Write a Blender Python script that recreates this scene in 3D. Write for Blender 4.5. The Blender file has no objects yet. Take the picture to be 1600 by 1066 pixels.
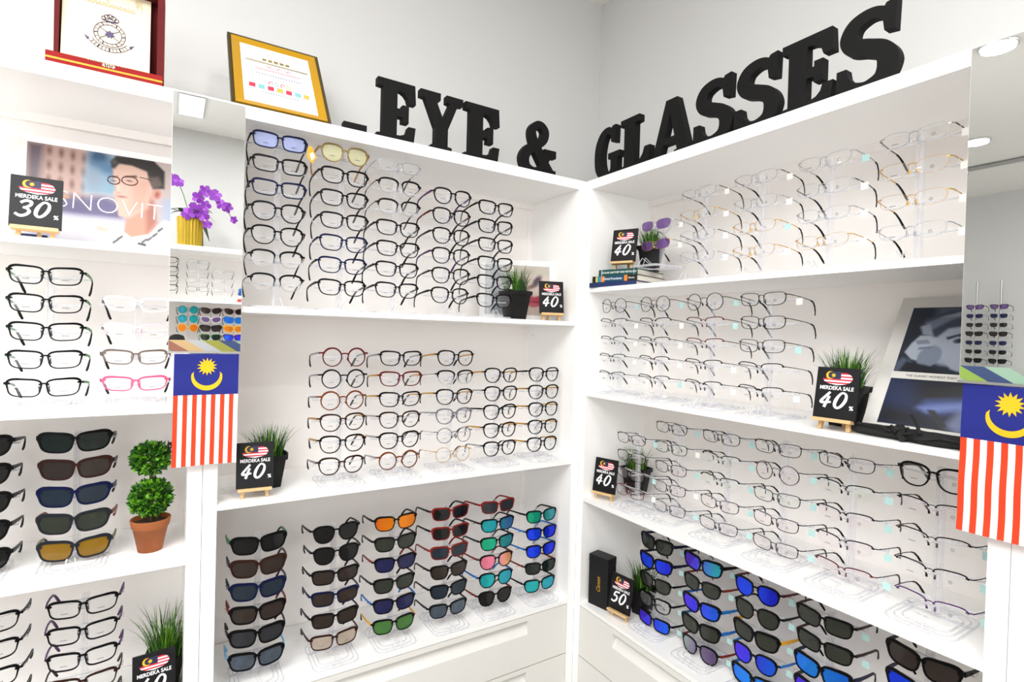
import bpy, math, random
import numpy as np
from mathutils import Vector, Matrix
random.seed(7)
C = bpy.context.scene.collection
sc = bpy.context.scene
H0 = 1.46                       # height of the camera above the floor; z below is given relative to it
R = math.radians

# ------------------------------------------------------------------ camera
cd = bpy.data.cameras.new('camera'); cam = bpy.data.objects.new('camera', cd); C.objects.link(cam)
sc.camera = cam
cd.sensor_width = 36.0; cd.lens = 842.2 / 1600 * 36.0; cd.clip_start = 0.02
_y, _p, _r = R(32.18), R(-0.69), R(1.58)
_f = Vector((math.sin(_y) * math.cos(_p), math.cos(_y) * math.cos(_p), math.sin(_p)))
_rt = Vector((math.cos(_y), -math.sin(_y), 0)); _up = _rt.cross(_f)
_rt2 = _rt * math.cos(_r) + _up * math.sin(_r); _up2 = -_rt * math.sin(_r) + _up * math.cos(_r)
cam.matrix_world = Matrix(((_rt2.x, _up2.x, -_f.x, -1.2388), (_rt2.y, _up2.y, -_f.y, -1.5),
                           (_rt2.z, _up2.z, -_f.z, H0), (0, 0, 0, 1)))

# ------------------------------------------------------------------ light and exposure
W = bpy.data.worlds.new('world'); sc.world = W; W.use_nodes = True
W.node_tree.nodes['Background'].inputs[0].default_value = (0.9, 0.95, 1, 1)
W.node_tree.nodes['Background'].inputs[1].default_value = 0.3
sc.view_settings.view_transform = 'Standard'; sc.view_settings.look = 'None'
sc.view_settings.exposure = 0.70; sc.view_settings.gamma = 1.0; sc.view_settings.use_curve_mapping = False
sc.cycles.transparent_max_bounces = 48
sc.cycles.max_bounces = 12; sc.cycles.diffuse_bounces = 9
sc.cycles.caustics_reflective = False; sc.cycles.caustics_refractive = False
sc.cycles.sample_clamp_indirect = 4.0

def area(name, loc, rot, sx, sy, power, col=(1, 1, 1), shape='RECTANGLE'):
    l = bpy.data.lights.new(name, 'AREA'); l.shape = shape; l.size = sx
    if shape == 'RECTANGLE': l.size_y = sy
    l.energy = power; l.color = col
    o = bpy.data.objects.new(name, l); C.objects.link(o); o.location = loc; o.rotation_euler = rot
    return o
CEIL = 1.45 + H0
# lamps of the shop's ceiling: recessed downlights (position, power)
DOWN = [(-2.12, -0.52, 30), (-3.55, 0.0, 24), (-1.75, -0.95, 26), (-0.85, -0.85, 36), (-0.70, -1.25, 40), (-0.95, -1.9, 60), (-2.7, -1.6, 40),
        (-2.9, -0.75, 26), (-2.2, -2.4, 40), (-4.2, -2.2, 40), (-0.6, -2.6, 30)]
for x, y, pw in DOWN:
    area('downlight_lamp', (x, y, CEIL - 0.02), (0, 0, 0), 0.13, 0, pw * 0.075, (1, .99, .97), 'DISK')
# broad soft fill added under the ceiling behind the camera, without a fitting
area('ceiling_fill_light', (-2.45, -1.75, CEIL - 0.03), (0, 0, 0), 1.7, 1.3, 46, (1, .995, .99))
# unseen frontal fill added outside the back wall, behind and left of the camera
area('frontal_fill_light', (-2.85, -3.45, 1.78), (R(90), 0, R(0)), 2.4, 1.5, 36, (1, 1, 1))

# ------------------------------------------------------------------ materials
def lin(c):
    if isinstance(c, str):
        c = [int(c[i:i + 2], 16) / 255 for i in (0, 2, 4)]
    return tuple(((x / 12.92) if x <= .04045 else ((x + .055) / 1.055) ** 2.4) for x in c) + (1,)
_M = {}
def mat(name, col, rough=.5, metal=0., noise=0., scale=40., coat=0., bump=0., emit=None, spec=.5):
    if name in _M: return _M[name]
    m = bpy.data.materials.new(name); m.use_nodes = True; nt = m.node_tree; b = nt.nodes['Principled BSDF']
    c = lin(col); b.inputs['Base Color'].default_value = c
    b.inputs['Roughness'].default_value = rough; b.inputs['Specular IOR Level'].default_value = spec; b.inputs['Metallic'].default_value = metal
    b.inputs['Coat Weight'].default_value = coat; b.inputs['Coat Roughness'].default_value = .08
    if noise or bump:
        tc = nt.nodes.new('ShaderNodeTexCoord'); n = nt.nodes.new('ShaderNodeTexNoise'); n.inputs['Scale'].default_value = scale
        n.inputs['Detail'].default_value = 4
        nt.links.new(tc.outputs['Object'], n.inputs['Vector'])
        if noise:
            r = nt.nodes.new('ShaderNodeMix'); r.data_type = 'RGBA'
            r.inputs[6].default_value = tuple(x * (1 - noise) for x in c[:3]) + (1,)
            r.inputs[7].default_value = tuple(min(1, x * (1 + noise)) for x in c[:3]) + (1,)
            nt.links.new(n.outputs['Fac'], r.inputs[0]); nt.links.new(r.outputs[2], b.inputs['Base Color'])
        if bump:
            bp = nt.nodes.new('ShaderNodeBump'); bp.inputs['Strength'].default_value = bump; bp.inputs['Distance'].default_value = .002
            nt.links.new(n.outputs['Fac'], bp.inputs['Height']); nt.links.new(bp.outputs[0], b.inputs['Normal'])
    if emit:
        b.inputs['Emission Color'].default_value = lin(emit[0]); b.inputs['Emission Strength'].default_value = emit[1]
    _M[name] = m; return m
def clearmat(name, tint, transp, diff, rough=.04, spec=1.0, mirror=0.0):
    """thin clear plastic: mostly passes light, Fresnel gloss, a little milky body"""
    if name in _M: return _M[name]
    m = bpy.data.materials.new(name); m.use_nodes = True; nt = m.node_tree; nt.nodes.clear(); N = nt.nodes.new
    out = N('ShaderNodeOutputMaterial'); tr = N('ShaderNodeBsdfTransparent'); df = N('ShaderNodeBsdfDiffuse'); gl = N('ShaderNodeBsdfGlossy')
    tr.inputs[0].default_value = lin(transp); df.inputs[0].default_value = lin(tint)
    gl.inputs['Roughness'].default_value = rough
    m1 = N('ShaderNodeMixShader'); m1.inputs[0].default_value = diff
    fr = N('ShaderNodeLayerWeight'); fr.inputs[0].default_value = .5
    pw = N('ShaderNodeMath'); pw.operation = 'POWER'; pw.inputs[1].default_value = 4.0
    nt.links.new(fr.outputs['Facing'], pw.inputs[0])
    ad = N('ShaderNodeMath'); ad.operation = 'MULTIPLY_ADD'; ad.inputs[1].default_value = .5 * spec; ad.inputs[2].default_value = mirror; ad.use_clamp = True
    m2 = N('ShaderNodeMixShader')
    nt.links.new(tr.outputs[0], m1.inputs[1]); nt.links.new(df.outputs[0], m1.inputs[2])
    nt.links.new(pw.outputs[0], ad.inputs[0]); nt.links.new(ad.outputs[0], m2.inputs[0])
    nt.links.new(m1.outputs[0], m2.inputs[1]); nt.links.new(gl.outputs[0], m2.inputs[2]); nt.links.new(m2.outputs[0], out.inputs[0])
    _M[name] = m; return m
def gradlens(name, c1, c2, c3):
    """mirror-coated lens whose coating runs through three colours"""
    if name in _M: return _M[name]
    m = mat(name, c1, rough=.16, metal=.55); nt = m.node_tree; b = nt.nodes['Principled BSDF']
    tc = nt.nodes.new('ShaderNodeTexCoord'); sp = nt.nodes.new('ShaderNodeSeparateXYZ'); mp = nt.nodes.new('ShaderNodeMapRange')
    nz = nt.nodes.new('ShaderNodeTexNoise'); nz.inputs['Scale'].default_value = 18
    mp.inputs[1].default_value = -.065; mp.inputs[2].default_value = .065
    cr = nt.nodes.new('ShaderNodeValToRGB'); e = cr.color_ramp.elements
    e[0].color = lin(c1); e[1].color = lin(c3); x = e.new(.5); x.color = lin(c2)
    ad = nt.nodes.new('ShaderNodeMath'); ad.operation = 'MULTIPLY_ADD'; ad.inputs[1].default_value = .25
    nt.links.new(tc.outputs['Object'], sp.inputs[0]); nt.links.new(sp.outputs[0], mp.inputs[0])
    nt.links.new(tc.outputs['Object'], nz.inputs['Vector'])
    nt.links.new(nz.outputs['Fac'], ad.inputs[0]); nt.links.new(mp.outputs[0], ad.inputs[2])
    nt.links.new(ad.outputs[0], cr.inputs[0]); nt.links.new(cr.outputs[0], b.inputs['Base Color'])
    return m
WHITE = mat('white_laminate', 'f8f8f7', .35)
BACK = mat('back_panel_laminate', 'f8f4f1', .5)
WALL = mat('wall_paint', 'd2d2d1', .8, noise=.02, scale=3)
CEILM = mat('ceiling_paint', 'f0efec', .9)
FLOORM = mat('floor_vinyl', '8b847b', .35, noise=.05, scale=4)
DRAWER = mat('drawer_laminate', 'e3e2de', .4)
GAP = mat('shadow_gap_fill', '3a3836', .8)  # dark filler strip that paints the shade inside the drawer gaps
MIRROR = mat('mirror_silver', 'f4f6f5', .0, metal=1.)
BLACKFOAM = mat('black_letter_foam', '101010', .7, spec=.2, noise=.15, scale=60)
BLACKB = mat('black_board_paint', '0f0f12', .45, spec=.3, noise=.2, scale=30)
PINE = mat('pine_wood', 'd8b380', .5, noise=.12, scale=25)
WHITEP = mat('white_print', 'f5f5f7', .5)
ACRYL = clearmat('clear_acrylic', 'f8f9fc', 'fcfcfd', .16, .05, .8, .02)
ACRYLE = clearmat('clear_acrylic_edge', 'f4f5f8', 'f8f8fa', .30, .05, .8, .04)
POTB = mat('black_plastic_pot', '0e0e0f', .5, spec=.3)
GRASS = [mat('grass_green', '2f6410', .5), mat('grass_dark', '16380b', .5), mat('grass_light', '6f9f22', .5)]
LEAF = [mat('box_leaf_green', '2c6614', .5), mat('box_leaf_light', '6cab26', .5), mat('box_leaf_dark', '1f4717', .5)]
GOLD = mat('gold_leaf', 'd6a012', .3, metal=.45)
METAL = mat('brushed_metal', 'b9b9b9', .3, metal=.9)

# ------------------------------------------------------------------ mesh helpers
class MB:
    def __init__(s): s.v = []; s.f = []; s.m = []
    def add(s, vs, fs, mi=0):
        n = len(s.v); s.v += [tuple(p) for p in vs]
        for f in fs: s.f.append(tuple(i + n for i in f)); s.m.append(mi)
        return s
    def box(s, x0, x1, y0, y1, z0, z1, mi=0):
        vs = [(x, y, z) for z in (z0, z1) for y in (y0, y1) for x in (x0, x1)]
        return s.add(vs, [(0, 2, 3, 1), (4, 5, 7, 6), (0, 1, 5, 4), (2, 6, 7, 3), (0, 4, 6, 2), (1, 3, 7, 5)], mi)
    def bbox(s, x0, x1, y0, y1, z0, z1, b=.001, mi=0):
        """box with chamfered vertical and horizontal edges (front profile)"""
        pts = [(x0 + b, z0), (x1 - b, z0), (x1, z0 + b), (x1, z1 - b), (x1 - b, z1), (x0 + b, z1), (x0, z1 - b), (x0, z0 + b)]
        return s.prism(pts, y0, y1, mi)
    def prism(s, pts, y0, y1, mi=0, ccw=None):
        n = len(pts); a = sum(pts[i][0] * pts[(i + 1) % n][1] - pts[(i + 1) % n][0] * pts[i][1] for i in range(n))
        if a < 0: pts = pts[::-1]
        vs = [(p[0], y0, p[1]) for p in pts] + [(p[0], y1, p[1]) for p in pts]
        fs = [tuple(range(n)), tuple(range(2 * n - 1, n - 1, -1))] + [(i, n + i, n + (i + 1) % n, (i + 1) % n) for i in range(n)]
        return s.add(vs, fs, mi)
    def tube(s, path, r, n=6, closed=False, mi=0, sq=None, cap=True):
        """tube along path; r a number or list; sq=(w,h): rectangular section"""
        P = [Vector(p) for p in path]; k = len(P); base = len(s.v); rings = []
        for i in range(k):
            a = P[(i - 1) % k] if closed or i > 0 else P[i]; b = P[(i + 1) % k] if closed or i < k - 1 else P[i]
            t = (b - a).normalized(); ref = Vector((0, 0, 1)) if abs(t.z) < .95 else Vector((1, 0, 0))
            u = t.cross(ref).normalized(); v = u.cross(t).normalized()
            rr = r[i] if isinstance(r, (list, tuple)) else r
            if sq:
                w, h = (sq[i] if isinstance(sq[0], (list, tuple)) else sq)
                rings.append([P[i] + u * a_ * w / 2 + v * b_ * h / 2 for a_, b_ in ((-1, -1), (1, -1), (1, 1), (-1, 1))])
            else: rings.append([P[i] + (u * math.cos(2 * math.pi * j / n) + v * math.sin(2 * math.pi * j / n)) * rr for j in range(n)])
        m = len(rings[0]); vs = [p for g in rings for p in g]; fs = []
        for i in range(k if closed else k - 1):
            for j in range(m): fs.append((i * m + j, i * m + (j + 1) % m, ((i + 1) % k) * m + (j + 1) % m, ((i + 1) % k) * m + j))
        if not closed and cap: fs += [tuple(range(m))[::-1], tuple(range((k - 1) * m, k * m))]
        return s.add(vs, fs, mi)
    def lathe(s, prof, n=24, c=(0, 0), mi=0, sq=0):
        vs = []; fs = []
        for r, z in prof:
            for j in range(n):
                a = 2 * math.pi * j / n; q = 1 / max(abs(math.cos(a)), abs(math.sin(a))) if sq else 1; q = 1 + (q - 1) * sq
                vs.append((c[0] + r * q * math.cos(a), c[1] + r * q * math.sin(a), z))
        for i in range(len(prof) - 1):
            for j in range(n): fs.append((i * n + j, i * n + (j + 1) % n, (i + 1) * n + (j + 1) % n, (i + 1) * n + j))
        fs.append(tuple(range(n))[::-1]); fs.append(tuple(range((len(prof) - 1) * n, len(prof) * n)))
        return s.add(vs, fs, mi)
    def ribbon(s, pts, w, y0, y1, mi=0, sub=5, closed=False):
        """extruded brush stroke through pts (x,z), w half width (number or list)"""
        P, Wd = smooth(pts, w, sub, closed); n = len(P); L = []; Rr = []
        for i in range(n):
            a = P[(i - 1) % n] if closed or i > 0 else P[i]; b = P[(i + 1) % n] if closed or i < n - 1 else P[i]
            dx, dz = b[0] - a[0], b[1] - a[1]; l = math.hypot(dx, dz) or 1; nx, nz = -dz / l * Wd[i], dx / l * Wd[i]
            L.append((P[i][0] + nx, P[i][1] + nz)); Rr.append((P[i][0] - nx, P[i][1] - nz))
        dr = (y1 - y0) * .02 if y1 - y0 > .005 else .0002
        vs = [(x, y0 + dr * i / n, z) for i, (x, z) in enumerate(L)] + [(x, y0 + dr * i / n, z) for i, (x, z) in enumerate(Rr)] + [(x, y1, z) for x, z in L] + [(x, y1, z) for x, z in Rr]; fs = []
        for i in range(n if closed else n - 1):
            j = (i + 1) % n
            fs += [(i, n + i, n + j, j), (2 * n + i, 2 * n + j, 3 * n + j, 3 * n + i), (i, j, 2 * n + j, 2 * n + i), (n + i, 3 * n + i, 3 * n + j, n + j)]
        if not closed: fs += [(0, 2 * n, 3 * n, n), (n - 1, 2 * n - 1, 4 * n - 1, 3 * n - 1)]
        return s.add(vs, fs, mi)
    def mesh(s, name, mats, smooth_=False):
        me = bpy.data.meshes.new(name); me.from_pydata(s.v, [], s.f)
        for m in (mats if isinstance(mats, (list, tuple)) else [mats]): me.materials.append(m)
        me.polygons.foreach_set('material_index', s.m)
        if smooth_: me.polygons.foreach_set('use_smooth', [True] * len(s.f))
        me.update(); return me
    def build(s, name, mats, parent=None, label=None, smooth_=False):
        return ob(name, s.mesh(name, mats, smooth_), parent, label)
def smooth(pts, w, sub, closed):
    n = len(pts); ws = list(w) if isinstance(w, (list, tuple)) else [w] * n; P = []; Wd = []
    rng = range(n if closed else n - 1)
    def g(i): return pts[i % n] if closed else pts[min(max(i, 0), n - 1)]
    for i in rng:
        p0, p1, p2, p3 = g(i - 1), g(i), g(i + 1), g(i + 2)
        for k in range(sub):
            t = k / sub
            P.append(tuple(.5 * (2 * p1[d] + (p2[d] - p0[d]) * t + (2 * p0[d] - 5 * p1[d] + 4 * p2[d] - p3[d]) * t * t + (3 * p1[d] - p0[d] - 3 * p2[d] + p3[d]) * t ** 3) for d in (0, 1)))
            Wd.append(ws[i] * (1 - t) + ws[(i + 1) % n] * t)
    if not closed: P.append(tuple(pts[-1])); Wd.append(ws[-1])
    return P, Wd
def ob(name, me, parent=None, label=None):
    o = bpy.data.objects.new(name, me); C.objects.link(o)
    if parent: o.parent = parent
    if label: o['label'] = label
    return o
def thing(name, label, cat, loc=(0, 0, 0), rz=0, group=None):
    o = bpy.data.objects.new(name, None); C.objects.link(o); o.empty_display_size = .03
    o.location = loc; o.rotation_euler = (0, 0, rz); o['label'] = label; o['category'] = cat
    if group: o['group'] = group
    return o
def struct(name, mb, m):
    o = mb.build(name, m); o['kind'] = 'structure'; o['label'] = name.replace('_', ' '); return o
_T = {}
def text_mesh(body, size, m, bold=0., depth=.0004, shear=0., sx=1., align='CENTER'):
    """lettering as a mesh standing in the XZ plane, facing -Y"""
    k = (body, size, m.name, bold, sx, shear, depth, align)
    if k in _T: return _T[k]
    cu = bpy.data.curves.new('lettering', 'FONT'); cu.body = body; cu.size = size; cu.offset = bold; cu.extrude = depth; cu.shear = shear
    cu.align_x = align; cu.align_y = 'CENTER'; cu.resolution_u = 3
    o = bpy.data.objects.new('lettering', cu); C.objects.link(o)
    bpy.context.view_layer.update()
    me = bpy.data.meshes.new_from_object(o.evaluated_get(bpy.context.evaluated_depsgraph_get()))
    bpy.data.objects.remove(o); bpy.data.curves.remove(cu)
    me.transform(Matrix.Rotation(R(90), 4, 'X') @ Matrix.Diagonal((sx, 1, 1, 1)))
    me.materials.clear(); me.materials.append(m); _T[k] = me; return me

# place on a wall unit: side 'L' u runs to +x, side 'R' u runs to -y; e is the depth into the unit
def P(side, u, e, z): return (u, e, z + H0) if side == 'L' else (e, -u, z + H0)
def RZ(side, a=0): return R(a) if side == 'L' else R(a - 90)

# ------------------------------------------------------------------ room shell
WD = .325     # depth of the wall plane behind the units' fronts
struct('floor', MB().box(-5.4, .5, -3.4, 1.4, -.05, 0), FLOORM)
struct('ceiling', MB().box(-5.4, .5, -3.4, 1.4, CEIL, CEIL + .05), CEILM)
struct('wall_left', MB().box(-2.42, WD, WD, WD + .08, 0, CEIL), WALL)
struct('wall_right', MB().box(WD, WD + .08, -3.3, WD + .08, 0, CEIL), WALL)
struct('wall_back', MB().box(-5.4, -4.25, -3.3, -3.22, 0, CEIL).box(-1.55, WD, -3.3, -3.22, 0, CEIL).box(-4.25, -1.55, -3.3, -3.22, 2.65, CEIL), WALL)
WF = MB().box(-4.25, -4.2, -3.3, -3.24, 0, 2.65).box(-1.6, -1.55, -3.3, -3.24, 0, 2.65).box(-4.2, -1.6, -3.3, -3.24, 2.6, 2.65).box(-4.2, -1.6, -3.3, -3.24, 0, .06).box(-2.92, -2.88, -3.3, -3.24, .06, 2.6)
struct('added_light_opening', WF, mat('opening_frame_metal', '8c8e90', .4, metal=.6))  # frame of an opening added in the back wall to let the fill in
struct('wall_opposite', MB().box(-5.4, -5.32, -3.22, 1.3, 0, CEIL), WALL)
struct('wall_alcove', MB().box(-5.32, -2.42, 1.22, 1.3, 0, CEIL).box(-2.50, -2.42, WD, 1.22, 0, CEIL), WALL)

# ------------------------------------------------------------------ shelving units
T = .0314
ZT, ZB, ZFLOOR = .5519, .5194, -H0
def unit(label, side, u0, u1, shelves, front=0, mats=(WHITE, BACK), drawers=True, zbot=-.9426, dgap=GAP):
    """u0..u1 outer width; local frame x = u, y = depth, z from the floor"""
    w = u1 - u0
    t = thing('shelving_unit', label, 'shelf', P(side, u0, front, -H0) if side != 'B' else (u0, front, 0), RZ(side) if side != 'B' else R(180))
    Z = lambda z: z + H0
    D = .31
    MB().bbox(0, T, 0, D, 0, Z(ZB), .0008).build('side_panel', WHITE, t)
    MB().bbox(w - T, w, 0, D, 0, Z(ZB), .0008).build('side_panel', WHITE, t)
    MB().bbox(0, w, 0, D, Z(ZB), Z(ZT), .001).build('top_panel', WHITE, t)
    b = MB().box(T, w - T, D - .012, D - .002, Z(zbot) if drawers else .05, Z(ZB), 0)
    b.box(T, T + .02, D - .018, D - .012, Z(zbot), Z(ZB), 0).box(w - T - .02, w - T, D - .018, D - .012, Z(zbot), Z(ZB), 0)
    b.box(T, w - T, D - .03, D - .012, Z(ZB) - .022, Z(ZB), 0)
    b.build('back_panel', BACK, t)
    for z in shelves:
        MB().bbox(T, w - T, .001, D - .013, Z(z - .015), Z(z), .0015).build('shelf_board', WHITE, t)
    # screw holes of the side panels' pin rows
    h = MB()
    for zz in (-.88, -.70, -.52, -.36, -.16, .0, .1, .28):
        for x in (T + .0004, w - T - .0004):
            h.lathe([(.0022, 0), (.0022, .0008)], 8)
            for i in range(len(h.v) - 16, len(h.v)):
                a, b_, c = h.v[i]; h.v[i] = (x + (c - .0004), .262 + a, Z(zz) + b_)
    h.build('screw_cap', METAL, t)
    if drawers:
        MB().bbox(T, w - T, .001, D - .013, Z(zbot) - .012, Z(zbot), .001).build('bottom_board', WHITE, t)
        for k, (a, c) in enumerate(((zbot - .015, -1.130), (-1.134, -1.29), (-1.294, -1.45))):
            a, c = Z(a), Z(c); x0, x1 = T + .002, w - T - .002; g0, g1 = .20, w - .20
            d = MB(); lip = .015; rec = .062
            prof = [(0, a), (0, a - lip), (.030, a - lip - .002), (0, a - rec), (0, c), (.05, c), (.05, a)]
            n = len(prof)
            d.add([(x, y, z) for x in (g0, g1) for y, z in prof], [(i, (i + 1) % n, n + (i + 1) % n, n + i) for i in range(n)])
            d.box(x0, g0, 0, .05, c, a).box(g1, x1, 0, .05, c, a)
            o = d.build('drawer', DRAWER, t)
            MB().box(x0, x1, .004, .045, c - .0035, c - .0005).build('drawer_gap', dgap, t)
    return t
BG = mat('beige_gap', 'b9aca0', .8)
unit('white shelving unit at the far left under the red award', 'L', -2.344, -1.1725, [.178, -.192, -.5607], dgap=BG)
unit('white shelving unit between the left flag and the corner', 'L', -1.1715, -.0005, [.0519, -.4401], dgap=BG)
unit('white shelving unit right of the corner under the word GLASSES', 'R', .0005, 1.1775, [.171, -.1948, -.5676], dgap=GAP)
unit('white shelving unit at the right edge behind the right flag', 'R', 1.1785, 2.355, [.171, -.1948, -.5676])

# ------------------------------------------------------------------ eyewear
SH = {  # half width, half height, roundness, taper to the bottom, corner lift
    'rect': (.0272, .0182, 3.6, .09, .05), 'soft': (.0266, .0198, 3.0, .13, .04), 'round': (.0238, .0238, 2.0, .0, .0),
    'panto': (.0254, .0226, 2.4, .14, .02), 'way': (.0280, .0200, 3.3, .13, .08), 'brow': (.0255, .0205, 2.5, .12, .04),
    'thinrect': (.0265, .0158, 3.3, .06, .04), 'thinround': (.0236, .0228, 2.0, .0, .0), 'half': (.0265, .0160, 3.0, .08, .06),
    'rimless': (.0270, .0165, 2.7, .06, .05), 'slim': (.0272, .0150, 3.2, .08, .06), 'cat': (.0265, .0190, 2.4, .14, .14)}
WORD = {'rect': 'rectangular', 'soft': 'soft-square', 'round': 'round', 'panto': 'panto', 'way': 'wide', 'brow': 'browline', 'thinrect': 'thin rectangular',
        'thinround': 'thin round', 'half': 'half-rim', 'rimless': 'rimless', 'slim': 'slim', 'cat': 'cat-eye'}
WIRE = ('thinrect', 'thinround', 'half', 'rimless')
CX = .0342; CURVE = 1.6; NP = 32
def bend(x): return CURVE * x * x
def loop(kind):
    a, b, n, egg, sk = SH[kind]; pts = []
    for i in range(NP):
        t = 2 * math.pi * i / NP; c, s = math.cos(t), math.sin(t)
        x = a * math.copysign(abs(c) ** (2 / n), c); z = b * math.copysign(abs(s) ** (2 / (n if s < 0 or n < 2.1 else n * 1.25)), s)
        if s > 0 and n > 2.1: z *= .93
        pts.append((x * (1 + egg * z / b), z + sk * x))
    return pts
_FM = {}
def front_mesh(kind, m, m2):
    k = (kind, m.name, m2.name)
    if k in _FM: return _FM[k]
    a, b, n, egg, sk = SH[kind]; mb = MB(); lp = loop(kind); wire = kind in WIRE
    w = .0015 if wire else (.0026 if kind not in ('way',) else .0036); d = .0016 if wire else .0036
    for s in (-1, 1):
        ring = []
        for i in range(NP):
            p, q, r = lp[i - 1], lp[i], lp[(i + 1) % NP]; dx, dz = r[0] - p[0], r[1] - p[1]; l = math.hypot(dx, dz) or 1; nx, nz = dz / l, -dx / l
            up = max(0, q[1] / b)
            ww = w * (1 + (.0 if wire else .7) * up + (0 if wire else .5) * max(0, q[0] / a) * up)
            if kind == 'brow': ww = .0048 * min(1, max(0, .25 + up * 1.6)) if q[1] > -.1 * b else .0009
            if kind == 'half': ww = .0023 if q[1] > .1 * b else 0
            if kind == 'rimless': ww = .0004
            ring.append((q, (q[0] + nx * ww, q[1] + nz * ww), ww))
        vs = []
        for q, o, ww in ring:
            for pt, yy in ((q, -d / 2), (o, -d / 2), (o, d / 2), (q, d / 2)):
                x = s * (CX + pt[0]); vs.append((x, bend(x) + yy, pt[1]))
        for i in range(NP):
            j = (i + 1) % NP
            if ring[i][2] == 0 or ring[j][2] == 0: continue
            lo = kind in ('brow',) and ring[i][0][1] < -.05 * b
            base = [(i * 4 + c, i * 4 + (c + 1) % 4, j * 4 + (c + 1) % 4, j * 4 + c) for c in range(4)]
            mb.add([], []); off = len(mb.v)
            mb.add([vs[v] for v in range(i * 4, i * 4 + 4)] + [vs[v] for v in range(j * 4, j * 4 + 4)],
                   [(c, (c + 1) % 4, 4 + (c + 1) % 4, 4 + c) if s < 0 else (c, 4 + c, 4 + (c + 1) % 4, (c + 1) % 4) for c in range(4)], 1 if (lo or kind == 'rimless') else 0)
        # end piece and hinge
        zt = b * .50 + sk * a; xo = CX + a * .93
        hh = .0011 if wire else (.0030 if kind == 'way' else .0024)
        mb.tube([(s * (xo - .001), bend(xo), zt), (s * (xo + .0045), bend(xo) + .001, zt + .0008), (s * .0688, bend(.0688) + .004, zt)], 0, sq=[(d, hh * 1.7), (d, hh * 1.9), (d, hh * 1.6)], mi=0)
        if wire or kind == 'brow':   # nose pads on wires
            mb.tube([(s * .0095, .0005, .000), (s * .0088, .005, -.002), (s * .0075, .006, -.006)], .0006, 5, mi=1)
            mb.tube([(s * .0078, .0055, -.003), (s * .0070, .0065, -.011)], [.0017, .0022], 6, mi=1)
        else:
            mb.tube([(s * .0090, .001, .003), (s * .0080, .004, -.004), (s * .0098, .003, -.010)], [.0014, .0022, .0012], 6, mi=0)
    bz = b * .36; xi = CX - a * (1.0 if kind in ('round', 'thinround') else .96)
    if wire: mb.tube([(-xi - .0005, 0.0005, bz), (-xi * .55, 0, bz + .0028), (0, -.0002, bz + .0036), (xi * .55, 0, bz + .0028), (xi + .0005, .0005, bz)], .0009, 6, mi=0)
    else:
        hb = .0036 if kind != 'way' else .0050
        if kind == 'brow': mb.tube([(-xi - .001, 0, bz), (-xi * .5, 0, bz + .003), (xi * .5, 0, bz + .003), (xi + .001, 0, bz)], .0011, 6, mi=1)
        else: mb.tube([(-xi - .001, 0, bz), (-xi * .55, 0, bz + .0022), (0, -.0002, bz + .0028), (xi * .55, 0, bz + .0022), (xi + .001, 0, bz)], 0, sq=(d, hb))
    _FM[k] = mb.mesh('frame_front', [m, m2]); return _FM[k]
def lens_mesh(kind, s, m, ring, pm):
    k = ('lens', kind, s, m.name, ring)
    if k in _FM: return _FM[k]
    mb = MB(); lp = loop(kind); vs = [(s * CX, bend(CX) - .0004, 0)]
    for x, z in lp: X = s * (CX + x); vs.append((X, bend(X) - .0002, z))
    mb.add(vs, [((0, 1 + i, 1 + (i + 1) % NP) if s < 0 else (0, 1 + (i + 1) % NP, 1 + i)) for i in range(NP)])
    if ring == 'ring' and s > 0:
        cx, cz = s * CX + .001, -.0055; pts = [(cx + .0030 * math.cos(q * math.pi / 6), bend(cx) - .0012, cz + .0030 * math.sin(q * math.pi / 6)) for q in range(12)]
        mb.tube(pts, .00042, 4, closed=True, mi=1); mb.box(cx - .0012, cx + .0012, bend(cx) - .0012, bend(cx) - .0009, cz - .0004, cz + .0004, 1)
    elif ring in ('print', 'ring'):
        for q in range(6):
            cx = s * CX - .007 + q * .0022
            mb.box(cx, cx + .0015, bend(cx) - .0012, bend(cx) - .001, -.0098, -.0084 + .0004 * (q % 2), 1)
    _FM[k] = mb.mesh('lens', [m, pm], False); return _FM[k]
def temple_mesh(kind, s, m, mt, droop=0):
    k = ('temple', kind, s, m.name)
    if k in _FM: return _FM[k]
    a, b, n, egg, sk = SH[kind]; zt = b * .5 + sk * a; wire = kind in WIRE or kind == 'brow'
    y0 = bend(.0688) + .004; mb = MB()
    pts = [(s * .0690, y0, zt), (s * .0715, y0 + .03, zt), (s * .0720, y0 + .065, zt - .0005), (s * .0705, y0 + .093, zt - .002)]
    sz = [(.0016, .0018), (.0014, .0016), (.0014, .0016), (.0014, .0018)] if wire else ([(.0030, .0062), (.0028, .0052), (.0027, .0046), (.0027, .0046)] if kind != 'way' else [(.0034, .0095), (.003, .0075), (.003, .006), (.003, .0055)])
    pts = [(x, y, z - .10 * (y - y0)) for x, y, z in pts]
    mb.tube(pts, 0, sq=sz)
    _FM[k] = mb.mesh('temple', [m]); return _FM[k]
def tip_mesh(kind, s, m):
    k = ('tip', kind, s, m.name)
    if k in _FM: return _FM[k]
    a, b, n, egg, sk = SH[kind]; zt = b * .5 + sk * a; wire = kind in WIRE or kind == 'brow'; y0 = bend(.0688) + .004
    q = .8 if wire else 1
    MBt = MB().tube([(x, y, z - .10 * (y - y0)) for x, y, z in [(s * .0708, y0 + .088, zt - .0018), (s * .0700, y0 + .100, zt - .0045), (s * .0675, y0 + .112, zt - .013), (s * .0640, y0 + .122, zt - .026), (s * .0610, y0 + .126, zt - .034)]], 0,
                    sq=[(.0026 * q, .0040 * q), (.0028 * q, .0044 * q), (.0030 * q, .0050 * q), (.0032 * q, .0056 * q), (.0026 * q, .0040 * q)])
    _FM[k] = MBt.mesh('temple_tip', [m]); return _FM[k]

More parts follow.
